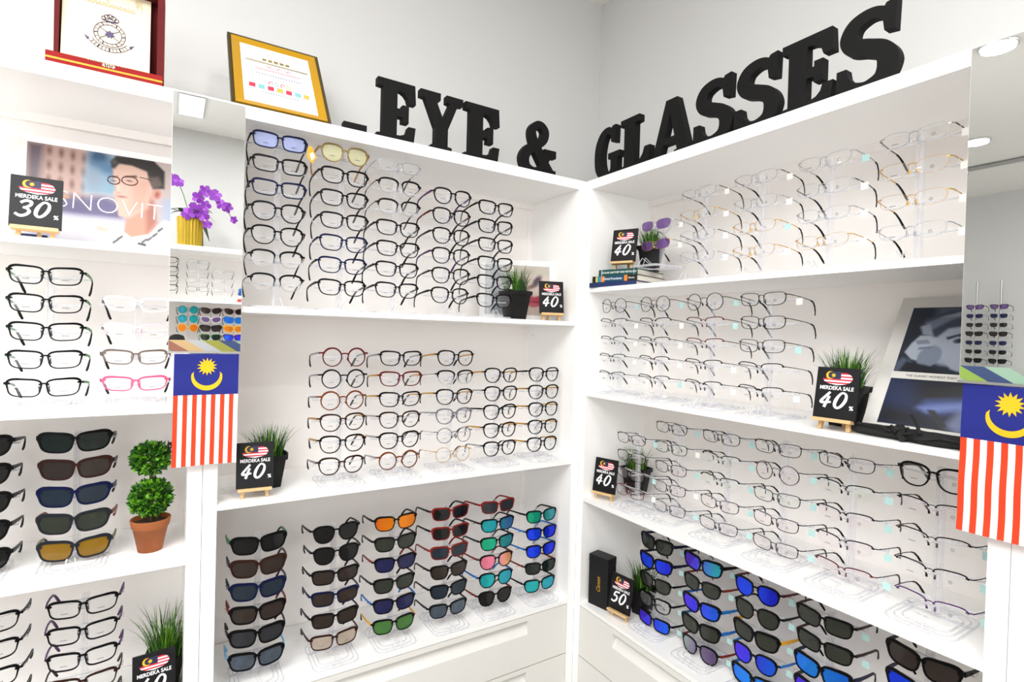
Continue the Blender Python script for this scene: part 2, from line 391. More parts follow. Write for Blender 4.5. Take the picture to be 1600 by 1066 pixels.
FC = {'black': '08080a', 'navy': '0c1238', 'brown': '2e1812', 'red': '7a1d14', 'dark red': '560f12', 'tortoise': '6b3416', 'gray': '6d6f74', 'charcoal': '1f2228',
      'white': 'f1f0f0', 'clear pink': 'eec9d0', 'pink': 'e0567f', 'taupe': '6f625c', 'silver': 'a9abb0', 'gold': 'c99a45', 'olive': '6e6a3e', 'khaki': '857247',
      'blue': '1f6fc0', 'light blue': '79b9e6', 'green': '2f7d45', 'yellow': 'e3a722', 'wood': 'b98243', 'purple': '4d2a5c', 'light brown': '9a6a4e', 'teal': '2a7f86', 'clear': 'dfe4e8'}
def fmat(c): return mat('frame_' + c.replace(' ', '_'), FC[c], .36, spec=.12, metal=.7 if c in ('silver', 'gold') else 0., noise=.35 if c == 'tortoise' else 0, scale=150)
LC = {
 'c': ('clear', clearmat('lens_clear', 'eef0f4', 'fdfdfd', .07, .03, .8, .02)),
 'cp': ('clear', clearmat('lens_clear_rosy', 'f3e4ea', 'fcf9fa', .08, .03, .8, .03)),
 'cg': ('clear', clearmat('lens_clear_greenish', 'e2eae3', 'f8faf7', .10, .03, .8, .03)),
 'bl': ('pale blue', clearmat('lens_pale_blue', 'aebcf0', 'd8e0fa', .5, .05, .8, .05)),
 'yl': ('pale yellow', clearmat('lens_pale_yellow', 'e2e0b4', 'eeecca', .4, .05, .8, .05)),
 'pu': ('purple', clearmat('lens_purple', '6b4a8c', '9a7fb8', .5, .05, .8, .05)),
 'be': ('beige', clearmat('lens_beige', 'b7a594', 'd9ccbf', .45, .05, .9, .08)),
 'k': ('black', mat('lens_black', '0a0b0d', .12, coat=.12, spec=.35)), 'g': ('grey', mat('lens_grey', '26282d', .12, coat=.12, spec=.35)),
 'gg': ('grey-green', mat('lens_grey_green', '2b2f28', .12, coat=.12, spec=.35)), 'br': ('brown', mat('lens_brown', '2b221e', .12, coat=.12, spec=.35)),
 'bb': ('blue-grey', mat('lens_blue_grey', '1b2632', .12, coat=.12, spec=.35)), 'na': ('dark blue', mat('lens_dark_blue', '1a1c46', .12, coat=.12, spec=.35)),
 'gr': ('green', mat('lens_green', '3f6b35', .12, coat=.12, spec=.35)), 'dg': ('dark green', mat('lens_dark_green', '121d19', .12, coat=.12, spec=.35)),
 'am': ('amber', mat('lens_amber', '7a5a12', .12, coat=.12, spec=.35)), 'si': ('silver', mat('lens_silver_mirror', '4a5663', .14, metal=.4, coat=.2, noise=.4, scale=60)),
 'or': ('orange mirror', gradlens('lens_orange_mirror', 'd8571a', 'f08a1c', 'd8791a')), 'bm': ('blue mirror', gradlens('lens_blue_mirror', '1430e8', '1446f0', '1424d8')),
 'bt': ('blue mirror', gradlens('lens_azure_mirror', '1a62e6', '1e86ee', '1668e0')),
 'pb': ('purple mirror', gradlens('lens_violet_blue_mirror', '5b2cf0', '3a34ee', '1f5ff0')), 'pt': ('purple mirror', gradlens('lens_violet_teal_mirror', '6a2cd8', '4a3ee0', '28a0b8')),
 'tm': ('teal mirror', gradlens('lens_teal_mirror', '16a09a', '1c98a8', '4a78b8')), 'gm': ('green mirror', gradlens('lens_green_mirror', '18b070', '1ca888', '3a8fa0')),
 'tc': ('turquoise mirror', gradlens('lens_turquoise_mirror', '20a6b0', '25b0b4', '2a98b4')),
 'pk': ('pink mirror', gradlens('lens_pink_mirror', 'e8788c', 'ee86a4', 'e8a878')), 'pg': ('green-purple', gradlens('lens_green_purple', '8fb49a', '8a7a9a', '5a4a70')),
}
PRINT = mat('lens_print_grey', '5c5c60', .6); TAGW = mat('paper_tag_white', 'f4f3ee', .7); TAGC = mat('paper_tag_aqua', 'b4dad8', .7)
ORD = ['first', 'second', 'third', 'fourth', 'fifth', 'sixth', 'seventh', 'eighth']
TIPDEF = {'silver': 'black', 'gold': 'black'}
def eyewear(label, spec, loc, rz, group, ring='print', tag_=None, wtemple=True, name=None):
    """spec: 'shape|frame colour|lens code|temple colour'"""
    s_ = spec.split('|'); kind, fc, lc = s_[:3]; tc = s_[3] if len(s_) > 3 and s_[3] else fc
    sun = lc not in ('c', 'cp', 'cg', 'bl', 'yl', 'be')
    t = thing(name or ('sunglasses' if sun else 'eyeglasses'), label, 'sunglasses' if sun else 'glasses', loc, rz, group)
    m = fmat(fc); m2 = fmat('silver') if kind in ('brow', 'rimless') else m
    if kind in WIRE and fc in ('gold',): m2 = m
    ob('frame_front', front_mesh(kind, m, m2), t)
    for s in (-1, 1):
        ob('lens', lens_mesh(kind, s, LC[lc][1], 'none' if sun else ring, PRINT), t)
        tm = ob('temple', temple_mesh(kind, s, fmat(tc), None), t, label=(tc + ' temple') if tc != fc else None)
        ob('temple_tip', tip_mesh(kind, s, fmat(TIPDEF.get(tc, tc if tc in ('wood', 'tortoise', 'purple', 'white', 'pink', 'red', 'blue', 'light blue') and kind not in WIRE else 'black'))), tm)
    if tag_:
        zt = SH[kind][1] * .5; x = .0715
        MB().box(x - .0004, x + .0004, .030, .031, zt - .006, zt).box(x + .002, x + .018, .0302, .0306, zt - .024, zt - .008).build('price_tag', TAGC if tag_ == 'c' else TAGW, t)
    return t

# acrylic display stands: pole, base loops and one arm per row (meshes shared)
_S = {}
def stand(label, loc, rz, heights, bshift=0.):
    t = thing('acrylic_display_stand', label, 'display stand', loc, rz, 'clear acrylic eyewear stands')
    top = max(heights) + .018
    kp = ('pole', round(top, 3))
    if kp not in _S:
        _S[kp] = MB().bbox(-.0075, -.0035, -.005, .005, .003, top, .0008).bbox(.0035, .0075, -.005, .005, .003, top, .0008).box(-.0035, .0035, .0018, .0032, .003, top).mesh('pole', [ACRYL])
    ob('pole', _S[kp], t)
    if 'base' not in _S:
        b = MB()
        for w, y0, y1, z in ((.062, -.098, .05, .0035), (.052, -.084, .04, .0035), (.042, -.070, .03, .0035)):  # inner loops model the shadow and refraction outlines seen around the base
            pts = []
            for cx, cy, a0 in ((w - .02, y1 - .02, 0), (-w + .02, y1 - .02, 90), (-w + .02, y0 + .02, 180), (w - .02, y0 + .02, 270)):
                for k in range(4): a = R(a0 + k * 30); pts.append((cx + .02 * math.cos(a), cy + .02 * math.sin(a), z))
            b.tube(pts, .0016, 6, closed=True)
        b.tube([(-.012, -.10, .003), (-.007, -.085, .028), (-.004, -.05, .010)], .0013, 6); b.tube([(.012, -.10, .003), (.007, -.085, .028), (.004, -.05, .010)], .0013, 6)
        b.box(-.06, .06, -.004, .004, .001, .004)
        _S['base'] = b.mesh('base', [ACRYLE])
        a = MB().bbox(-.0045, .0045, -.034, -.004, -.0075, -.0045, .0008)
        a.tube([(-.0045, -.034, -.006), (-.006, -.037, -.001), (-.0035, -.038, .0045), (.0035, -.038, .0045), (.006, -.037, -.001), (.0045, -.034, -.006)], .0013, 5)
        a.tube([(-.074, .020, .004), (-.073, .012, -.001), (-.03, .004, -.004), (.03, .004, -.004), (.073, .012, -.001), (.074, .020, .004)], .0014, 5)
        a.box(-.074, .074, .0095, .0115, -.0035, .0005)
        _S['arm'] = a.mesh('arm', [ACRYLE])
    o = ob('base', _S['base'], t); o.location = (0, bshift, 0)
    for h in heights:
        o = ob('arm', _S['arm'], t); o.location = (0, 0, h)
    return t

ROW = .0632; EB = .09; EP = .13
def column(side, u, zbot, shelf, specs, where, ci, rz=0, ring='print', tags=None, ztop=None, stand_=True, extra=None, eb=EB):
    n = len(specs); ztop = ztop if ztop is not None else zbot + ROW * (n - 1)
    group = 'eyewear on the ' + where
    for k, sp in enumerate(specs):
        if not sp: continue
        z = ztop - k * (ztop - zbot) / max(1, n - 1)
        j = (random.uniform(-.0015, .0015), random.uniform(-1.6, 1.6))
        kind, fc, lc = sp.split('|')[:3]; tc = (sp.split('|') + [''])[3]
        sun = lc not in ('c', 'cp', 'cg', 'bl', 'yl', 'be')
        lab = fc + ' ' + WORD[kind] + (' sunglasses' if sun else ' eyeglasses')
        if sun or lc in ('bl', 'yl', 'be'): lab += ' with ' + LC[lc][0] + ' lenses'
        elif tc: lab += ' with ' + tc + ' temples'
        place = ', ' + ORD[k] + ' from top, ' + ORD[ci] + ' column, ' + where
        if len((lab + place).split()) > 16: lab = fc + (' sunglasses' if sun else ' eyeglasses') + ((' with ' + LC[lc][0] + ' lenses') if sun else '')
        if len((lab + place).split()) > 16: lab = fc + (' sunglasses' if sun else ' eyeglasses')
        if extra and k in extra: lab = extra[k]
        eyewear(lab + place, sp, P(side, u + j[0], eb, z - .007), RZ(side, rz + j[1]), group, ring, (tags[k % len(tags)] if tags else None) if not tags or tags[k % len(tags)] != '-' else None)
    if stand_:
        hs = [ztop - .007 - shelf - k * (ztop - zbot) / max(1, n - 1) for k in range(n)]
        stand('clear acrylic stand holding the ' + ORD[ci] + ' column, ' + where, P(side, u, eb + .04, shelf), RZ(side, rz), hs, max(0., .108 - eb - .04))

S = 'soft|black|c'; Pn = 'panto|black|c'
W1 = 'centre unit top shelf'; W2 = 'centre unit middle shelf'; W3 = 'centre unit bottom shelf'
z1, z2, z3 = .0519, -.4401, -.9426
column('L', -1.0098, .1256, z1, ['rect|navy|bl|black', 'rect|black|c', 'rect|navy|c|black', Pn, Pn, 'brow|black|c', 'brow|black|c'], W1, 0, ztop=.493, eb=.025)
column('L', -.841, .1237, z1, ['panto|khaki|yl|wood', S, S, S, 'soft|navy|c', 'soft|navy|c|black', S], W1, 1, ztop=.493, eb=.025)
column('L', -.682, .1275, z1, ['thinrect|silver|c', 'brow|black|c', 'brow|black|c', S, S, S, S], W1, 2, ztop=.490, eb=.025)
column('L', -.510, .1228, z1, ['panto|black|c|purple', 'panto|black|c|dark red', Pn, 'panto|black|c|purple', Pn, Pn], W1, 3, ztop=.428, eb=.025)
column('L', -.350, .116, z1, [S, S, S, S, S, S], W1, 4, ztop=.416, eb=.025, tags=['-', '-', '-', 'w', 'w', '-'])
column('L', -0.8247, -0.3792, z2, ['round|dark red|c|silver', 'round|black|c|silver', 'round|tortoise|c|silver', 'panto|brown|c|gold', 'panto|black|c|gold', 'panto|brown|c|silver'], W2, 0, ztop=-0.0712, eb=0.050)
column('L', -0.6531, -0.3821, z2, ['soft|black|c|silver', 'soft|dark red|c|gold', 'soft|black|c|gold', 'panto|brown|c|silver', 'panto|black|c|silver', 'round|tortoise|c|silver'], W2, 1, ztop=-0.0741, eb=0.050)
column('L', -0.4718, -0.3812, z2, ['panto|black|c|gold', 'brow|black|c', 'panto|black|c|gold', 'panto|gray|c|silver', 'thinround|black|c|silver', 'thinround|gold|c'], W2, 2, ring='ring', ztop=-0.0731, eb=0.050)
column('L', -0.2992, -0.3773, z2, ['panto|black|c|gold', 'panto|black|c|silver', Pn, 'panto|black|c|gold', 'panto|black|c|silver'], W2, 3, ring='ring', ztop=-0.1308, eb=0.050)
column('L', -0.1228, -0.3773, z2, [Pn, 'panto|black|c|gold', 'panto|black|c|gold', 'panto|black|c|gold', 'panto|black|c|gold'], W2, 4, ring='ring', ztop=-0.1308, eb=0.050)
column('L', -1.0343, -0.8725, z3, ['way|black|k|green', 'way|brown|br', 'way|navy|bb', 'way|black|br|red', 'way|black|g', 'way|black|si|light blue'], W3, 0, ztop=-0.5664, eb=0.050)
column('L', -0.8335, -0.8783, z3, ['panto|black|k', 'panto|black|k', 'rect|black|br', 'rect|navy|br', 'rect|black|br', 'rect|brown|be'], W3, 1, ztop=-0.5713, eb=0.050)
column('L', -0.6570, -0.8813, z3, ['soft|black|or', 'soft|black|gg', 'soft|black|na|red', 'soft|black|gg', 'soft|black|na|blue', 'soft|black|gr|yellow'], W3, 2, ztop=-0.5703, eb=0.050)
column('L', -0.4747, -0.8793, z3, ['rect|red|k|black', 'rect|red|k|black', 'rect|red|bb', 'soft|black|br', 'soft|black|bb', 'soft|black|si'], W3, 3, ztop=-0.5693, eb=0.050)
column('L', -0.2983, -0.8813, z3, ['rect|red|g', 'soft|black|tm|brown', 'soft|black|gm|black', 'panto|black|pk|red', 'panto|black|tc|blue', 'panto|black|k|red'], W3, 4, ztop=-0.5742, eb=0.050)
column('L', -0.1150, -0.8803, z3, ['soft|black|gm', 'soft|black|bm|blue', 'soft|black|bm|blue', 'rect|black|dg|red', 'soft|black|tc'], W3, 5, ztop=-0.6346, eb=0.050)
V1 = 'left unit upper shelf'; V2 = 'left unit lower shelf'; V3 = 'left unit bottom shelf'
column('L', -1.482, -.142, -.192, ['rect|black|c|green'] * 5, V1, 0, ztop=.111)
column('L', -1.313, -.137, -.192, ['slim|white|c|black', 'slim|clear pink|c|black', 'slim|taupe|c|black', 'slim|pink|c|black'], V1, 1, ztop=.055)
column('L', -1.605, -.520, -.5607, ['way|black|k'] * 5, V2, 0, ztop=-.27)
column('L', -1.425, -.520, -.5607, ['way|black|dg', 'way|brown|br', 'way|navy|bb', 'way|charcoal|gg|red', 'way|charcoal|am|olive'], V2, 1, ztop=-.27)
column('L', -1.585, -.905, -.9426, ['rect|black|c'] * 5, V3, 0, ztop=-.66)
column('L', -1.405, -.905, -.9426, ['rect|black|c|purple'] * 3 + ['rect|brown|c', 'rect|black|c'], V3, 1, ztop=-.66)
U1 = 'right unit top shelf'; U2 = 'right unit second shelf'; U3 = 'right unit third shelf'; U4 = 'right unit bottom shelf'
y1, y2, y3, y4 = .171, -.1948, -.5676, -.9426
column('R', .246, .314, y1 + .0598, ['rimless|silver|pu', 'rimless|gold|pu|gray'], U1, 0, ztop=.379, ring='ring', tags='ww')
column('R', .412, .258, y1, ['rimless|silver|c|black', 'rimless|gold|c', 'rimless|silver|c|black', 'rimless|silver|c'], U1, 1, ztop=.449, ring='ring', tags='ww')
column('R', .601, .252, y1, ['rimless|silver|c|black', 'rimless|silver|c', 'rimless|gold|c', 'rimless|gold|c'], U1, 2, ztop=.449, ring='ring', tags='wwcw')
column('R', .783, .255, y1, ['rimless|silver|c', 'rimless|silver|c|black', 'rimless|silver|c', 'rimless|gold|c'], U1, 3, ztop=.449, ring='ring', tags='cwww')
column('R', .972, .252, y1, ['rimless|silver|c|brown', 'rimless|gold|c', 'rimless|gold|c', 'rimless|silver|c'], U1, 4, ztop=.454, ring='ring', tags='ww')
HB = 'half|black|c'; TR = 'thinrect|black|c'
column('R', 0.1231, -0.1260, y2, ['thinround|black|c', HB, HB, HB, HB], U2, 0, ztop=0.1146, ring='ring', tags='cwwww', eb=0.030)
column('R', 0.3103, -0.1241, y2, ['thinround|black|c', HB, HB, HB, HB], U2, 1, ztop=0.1146, ring='ring', tags='cwwwc', eb=0.030)
column('R', 0.4965, -0.1251, y2, ['thinround|black|c', 'half|dark red|c|black', 'half|dark red|c|black', HB, HB], U2, 2, ztop=0.1146, ring='ring', tags='cc-ww', eb=0.030)
column('R', 0.6731, -0.1241, y2, [TR, TR, TR, HB, HB], U2, 3, ztop=0.1155, ring='ring', tags='w-c-w', eb=0.030)
column('R', .2052, -.505, y3, ['thinrect|black|cp', 'thinrect|black|cp', 'thinrect|black|cp', 'thinrect|dark red|cp'], U3, 0, ztop=-.328, eb=.05, ring='ring', tags='c-cw')
column('R', .337, -.528, y3, ['thinrect|black|c', 'thinrect|black|cg', 'thinrect|black|cp', 'thinrect|black|cp', 'thinrect|charcoal|cp'], U3, 1, ztop=-.274, ring='ring', tags='cwcwc')
column('R', .519, -.526, y3, [TR, 'half|black|cg', 'half|black|cg', 'thinrect|black|cp', 'thinrect|black|cp'], U3, 2, ztop=-.272, ring='ring', tags='cccc')
column('R', .690, -.524, y3, [TR, 'thinround|black|cp', 'thinrect|black|cg', 'thinrect|black|cp', 'thinrect|brown|cp'], U3, 3, ztop=-.269, ring='ring', tags='cccc')
column('R', .858, -.524, y3, ['thinrect|black|c', 'half|black|cg', 'half|black|cp', 'half|black|cp', 'half|dark red|cp|black'], U3, 4, ztop=-.270, ring='ring', tags='cccc')
column('R', 1.030, -.527, y3, ['panto|black|c', 'half|black|cp', 'half|brown|c|black', 'half|black|c', 'half|purple|c'], U3, 5, ztop=-.264, ring='ring', tags='c')
column('R', .289, -.910, y4, ['way|black|gg|navy', 'way|black|bm|navy', 'soft|black|gg', 'soft|black|c', 'rect|black|pb'], U4, 0, ztop=-.658, tags='c')
column('R', .469, -.910, y4, ['way|black|pt', 'soft|black|gg|red', 'way|black|pb|blue', 'way|black|gg|blue', 'panto|black|pg|red'], U4, 1, ztop=-.657, tags='cc-')
column('R', .645, -.905, y4, ['panto|black|bm|dark red', 'panto|black|gg', 'way|black|gg|yellow', 'panto|black|pb|blue', 'way|black|bt|blue'], U4, 2, ztop=-.661, tags='c')
column('R', .820, -.905, y4, ['rect|black|gg|brown', 'rect|black|gg|brown', 'way|black|bt|navy', 'way|black|pb', None], U4, 3, ztop=-.661, tags='c')
column('R', 1.022, -.905, y4, ['way|black|br', 'way|black|bm|navy', None, None, None], U4, 4, ztop=-.656)

# ------------------------------------------------------------------ the letters on top of the units
def letter_shapes(ch):
    """list of ('p', polygon) and ('r', spine, half widths) in units of the letter height"""
    if ch == 'E': return .655, [('p', [(0, 0), (.62, 0), (.655, .31), (.53, .31), (.505, .22), (.455, .165), (.39, .14), (.33, .135), (.33, .44), (.42, .44), (.42, .36), (.53, .36), (.53, .64), (.42, .64), (.42, .57), (.33, .57),
        (.33, .865), (.39, .86), (.455, .83), (.505, .77), (.53, .69), (.65, .69), (.63, 1), (0, 1), (0, .88), (.09, .87), (.09, .13), (0, .12)])]
    if ch == 'L': return .74, [('p', [(0, 0), (.71, 0), (.74, .37), (.61, .37), (.57, .25), (.51, .18), (.44, .14), (.37, .135), (.37, .87), (.47, .88), (.47, 1), (0, 1), (0, .88), (.1, .87), (.1, .13), (0, .12)])]
    if ch == 'Y': return .80, [('p', [(.21, 0), (.60, 0), (.60, .12), (.52, .13), (.52, .42), (.70, .87), (.80, .88), (.80, 1), (.48, 1), (.48, .88), (.545, .865), (.425, .58), (.29, .865), (.37, .88), (.37, 1), (0, 1), (0, .88), (.085, .87), (.285, .42), (.285, .13), (.21, .12)])]
    if ch == 'A': return .90, [('p', [(0, 0), (.31, 0), (.31, .11), (.25, .12), (.285, .245), (.56, .245), (.59, .12), (.53, .11), (.53, 0), (.90, 0), (.90, .11), (.84, .12), (.575, 1), (.33, 1),
        (.33, 1), (.06, .12), (0, .11)]), ('hole', [(.322, .36), (.425, .76), (.53, .36)])]
    if ch == 'S': return .71, [('r', [(.60, .76), (.52, .885), (.37, .93), (.20, .87), (.135, .73), (.20, .60), (.36, .53), (.52, .44), (.585, .29), (.52, .12), (.34, .065), (.18, .12), (.09, .24)],
        [.055, .06, .07, .09, .105, .105, .10, .105, .12, .10, .065, .055, .05]), ('p', [(.535, .66), (.65, .64), (.66, 1.0), (.55, .985), (.50, .90)]), ('p', [(0, 0), (.09, .0), (.17, .085), (.12, .36), (.005, .36)])]
    if ch == 'G': return .77, [('r', [(.56, .78), (.50, .88), (.39, .935), (.24, .87), (.14, .70), (.11, .48), (.14, .26), (.25, .10), (.40, .06), (.52, .10), (.60, .24)],
        [.05, .06, .065, .09, .11, .11, .11, .09, .06, .06, .07]), ('p', [(.50, .69), (.62, .66), (.63, 1.0), (.53, .99), (.47, .90)]), ('p', [(.50, 0), (.70, 0), (.70, .36), (.77, .37), (.77, .48), (.42, .48), (.42, .37), (.50, .36)])]
    if ch == '&': return .83, [('r', [(.70, .05), (.56, .22), (.42, .42), (.30, .63), (.27, .80), (.36, .915), (.48, .925), (.57, .83), (.54, .68), (.40, .55), (.20, .43), (.105, .27), (.15, .11), (.30, .055), (.45, .10), (.58, .24), (.66, .42)],
        [.10, .10, .10, .085, .075, .07, .07, .075, .08, .08, .095, .10, .09, .06, .055, .06, .06]), ('p', [(.55, .36), (.83, .36), (.83, .50), (.55, .50)]), ('p', [(.60, 0), (.83, 0), (.83, .12), (.66, .13)])]
    return .36, [('p', [(0, .0), (.36, .0), (.36, .17), (0, .17)])]
def make_letter(ch, label, side, u0, u1, h, e, group, rz=0):
    w, sh = letter_shapes(ch); th = .024; mb = MB(); k = (u1 - u0) / w
    for s in sh:
        if s[0] == 'p' and not (len(sh) > 1 and sh[1][0] == 'hole'): mb.prism([(x * k, z * h) for x, z in s[1]], 0, th)
        elif s[0] == 'p':
            o = s[1]; hole = sh[1][1]   # keyhole: enter the hole from the apex
            pts = o[:14] + [hole[1], hole[2], hole[0], hole[1]] + o[14:]
            n = len(pts); vs = [(x * k, 0, z * h) for x, z in pts] + [(x * k, th, z * h) for x, z in pts]
            outer = o[:14] + o[15:]
            # front and back as strips between outline and hole
            A = {'tl': (.33, 1), 'tr': (.575, 1), 'bl': (.285, .245), 'br': (.56, .245)}
            quads = [[(.33, 1), (.425, .76), (.322, .36), (.285, .245), (.25, .12), (.31, .11), (.31, 0), (0, 0), (0, .11), (.06, .12)], [(.575, 1), (.84, .12), (.90, .11), (.90, 0), (.53, 0), (.53, .11), (.59, .12), (.56, .245), (.53, .36), (.425, .76)],
                     [(.33, 1), (.575, 1), (.425, .76)], [(.322, .36), (.53, .36), (.56, .245), (.285, .245)]]
            for q in quads:
                m0 = len(q); mb.add([(x * k, 0, z * h) for x, z in q] + [(x * k, th, z * h) for x, z in q], [tuple(range(m0)), tuple(range(m0, 2 * m0))[::-1]])
            for ring in (outer, hole):
                m0 = len(ring); mb.add([(x * k, 0, z * h) for x, z in ring] + [(x * k, th, z * h) for x, z in ring], [(i, (i + 1) % m0, m0 + (i + 1) % m0, m0 + i) for i in range(m0)])
        elif s[0] == 'r': mb.ribbon([(x * k, z * h) for x, z in s[1]], [a * h for a in s[2]], 0.00005, th - .00005, sub=6)
    zb = min(v[2] for v in mb.v); mb.v = [(x, y, z - zb) for x, y, z in mb.v]
    o = mb.build('letter', BLACKFOAM); o.location = P(side, u0, e, ZT + .0003); o.rotation_euler = (0, 0, RZ(side, rz))
    o['label'] = label; o['category'] = 'letter'; o['group'] = group
    return o
GL = 'black foam letters on top of the shelving'; LE = .035
for ch, lab, a, b in [('-', 'short black foam dash standing left of the letter E', -.846, -.781), ('E', 'black foam letter E, the leftmost, between dash and Y', -.752, -.634),
        ('Y', 'black foam letter Y of the word EYE', -.621, -.478), ('E', 'black foam letter E between the Y and the ampersand', -.469, -.342),
        ('&', 'black foam ampersand standing on the centre unit near the corner', -.260, -.111)]:
    make_letter(ch, lab, 'L', a, b, .181 if ch != '-' else .181, LE, GL)
for ch, lab, a, b in [('G', 'black foam letter G nearest the corner on the right unit', -.009, .129), ('L', 'black foam letter L between G and A', .131, .266),
        ('A', 'black foam letter A of the word GLASSES', .270, .431), ('S', 'black foam letter S directly right of the letter A', .435, .568),
        ('S', 'black foam letter S directly left of the last letter E', .570, .701), ('E', 'black foam letter E between two letters S', .704, .829),
        ('S', 'black foam letter S at the right end of the word', .836, .964)]:
    make_letter(ch, lab, 'R', max(a, .001), b, .180, LE, GL)

# ------------------------------------------------------------------ flag-coloured brush mark, sale boards
FRED = mat('flag_orange_red', 'e03c10', .75); FWHITE = mat('flag_white', 'f4f2f0', .75); FBLUE = mat('flag_blue', '0f1c7c', .75); FYEL = mat('flag_yellow', 'e6b80e', .7)
SRED = mat('print_red', 'c8203c', .5); SBLUE = mat('print_navy', '1c2142', .5); SYEL = mat('print_yellow', 'e0b428', .5)
def star(cx, cz, r, n=14, r2=.55, y=0, a0=90):
    return [(cx + (r if k % 2 == 0 else r * r2) * math.cos(R(a0 + k * 180 / n)), cz + (r if k % 2 == 0 else r * r2) * math.sin(R(a0 + k * 180 / n))) for k in range(2 * n)]
def crescent(cx, cz, r, ri, dx, dz, a0, a1, n=22):
    o = [(cx + r * math.cos(R(a0 + (a1 - a0) * k / n)), cz + r * math.sin(R(a0 + (a1 - a0) * k / n))) for k in range(n + 1)]
    i = [(cx + dx + ri * math.cos(R(a0 + (a1 - a0) * k / n)), cz + dz + ri * math.sin(R(a0 + (a1 - a0) * k / n))) for k in range(n + 1)]
    return o, i
def band(mb, o, i, y0, y1, mi=0):
    n = len(o); vs = [(x, y0, z) for x, z in o] + [(x, y0, z) for x, z in i] + [(x, y1, z) for x, z in o] + [(x, y1, z) for x, z in i]
    fs = []
    for k in range(n - 1): fs += [(k, n + k, n + k + 1, k + 1), (k, k + 1, 2 * n + k + 1, 2 * n + k), (n + k, 3 * n + k, 3 * n + k + 1, n + k + 1)]
    mb.add(vs, fs, mi)
def digit(mb, d, x, z, s, y0, y1):
    tr = lambda p: (x + (p[0] + .22 * p[1]) * s, z + p[1] * s)
    if d == '4':
        mb.ribbon([tr(p) for p in [(.38, .98), (.20, .70), (.02, .40), (.06, .30), (.25, .30), (.60, .36)]], [s * w for w in (.07, .075, .08, .08, .075, .055)], y0, y1)
        mb.ribbon([tr(p) for p in [(.42, .72), (.36, .45), (.30, .0)]], [s * w for w in (.07, .08, .085)], y0, y1)
    if d == '0': mb.ribbon([tr(p) for p in [(.30, .98), (.52, .84), (.56, .50), (.42, .14), (.22, .02), (.05, .18), (.03, .50), (.14, .84)]], [s * w for w in (.06, .07, .09, .08, .07, .09, .10, .07)], y0, y1, closed=True)
    if d == '3': mb.ribbon([tr(p) for p in [(.02, .82), (.22, .97), (.48, .92), (.50, .72), (.34, .56), (.22, .53), (.40, .48), (.54, .30), (.42, .08), (.18, .0), (-.08, .14)]], [s * w for w in (.07, .075, .08, .08, .07, .06, .07, .085, .08, .08, .07)], y0, y1)
    if d == '5':
        mb.ribbon([tr(p) for p in [(.62, .95), (.38, .93), (.16, .90)]], [s * .075] * 3, y0, y1)
        mb.ribbon([tr(p) for p in [(.16, .90), (.10, .66), (.14, .56), (.36, .58), (.50, .42), (.44, .16), (.22, .02), (-.06, .10)]], [s * w for w in (.07, .075, .07, .075, .085, .085, .08, .07)], y0, y1)
def sale_board(num, label, side, u, e, zs, rz=0, lean=10, group='black sale boards on wooden easels'):
    t = thing('sale_board', label, 'sign', P(side, u, e, zs), RZ(side, rz), group)
    L_ = R(lean); zl = .026; hb = .116; wb = .088
    def tilt(mb, y_off=0):   # lean back about the ledge line
        mb.v = [(x, y_off + y * math.cos(L_) + (z - zl) * math.sin(L_), zl + (z - zl) * math.cos(L_) - y * math.sin(L_)) for x, y, z in mb.v]; return mb
    b = MB().bbox(-wb / 2, wb / 2, 0, .006, zl, zl + hb, .0006)
    board = tilt(b).build('board', BLACKB, t)
    z0 = zl
    m = tilt(MB().bbox(-.040, .040, -.012, .008, z0 - .0075, z0, .001)); m.build('ledge', PINE, t)
    for s in (-1, 1):
        g = MB().tube([(s * .030, .004, -.0), (s * .018, .004 + .020, z0 + .085)], 0, sq=(.009, .008)); g.v = [(x, y + .002, max(0, z)) for x, y, z in g.v]
        g.build('leg', PINE, t)
    g = MB().tube([(0, .060, 0), (0, .026, z0 + .080)], 0, sq=(.009, .007)); g.v = [(x, y, max(0, z)) for x, y, z in g.v]; g.build('leg', PINE, t)
    # printing on the board
    p = MB(); yy = (-.0006, .0001)
    cx, cz, a, c = .000, z0 + .092, .031, .016
    nb = 9
    for k in range(nb):
        za, zb_ = cz - c + 2 * c * k / nb, cz - c + 2 * c * (k + 1) / nb
        def ex(z): return a * math.sqrt(max(0, 1 - ((z - cz) / c) ** 2))
        x1a, x1b = ex(za), ex(zb_); xl_a = -x1a if k < 4 else .007; xl_b = -x1b if k < 4 else .007
        if k >= 4 and min(x1a, x1b) < .008: continue
        p.prism([(xl_a, za), (x1a, za), (x1b, zb_), (xl_b, zb_)], yy[0], yy[1], 0 if k % 2 == 0 else 1)
    p.prism([(-.026, cz - c * .10), (.007, cz - c * .10), (.007, cz + c * .95), (-.012, cz + c * .85), (-.022, cz + c * .5)], -.0004, .0001, 2)
    o_, i_ = crescent(-.0155, cz + .006, .0090, .0074, .003, .0005, 60, 300); band(p, o_, i_, -.0010, 0, 3)
    p.prism(star(-.0085, cz + .006, .0050), -.0010, 0, 3)
    tilt(p).build('flag_print', [WHITEP, SRED, SBLUE, SYEL], t)
    n_ = MB()
    digit(n_, num[0], -.033, z0 + .0245, .036, -.0009, .0001); digit(n_, num[1], -.0035, z0 + .0245, .036, -.0009, .0001)
    tilt(n_).build('number_print', WHITEP, t)
    for body, size, bold, x, z, sx in (('MERDEKA SALE', .0120, .00022, 0, z0 + .0690, .86), ('%', .0125, .0004, .0340, z0 + .027, 1.)):
        o = ob('lettering', text_mesh(body, size, WHITEP, bold, .0004, 0, sx), t)
        o.location = (x, (z - zl) * math.sin(L_) - .0004, zl + (z - zl) * math.cos(L_)); o.rotation_euler = (-L_, 0, 0)
    return t
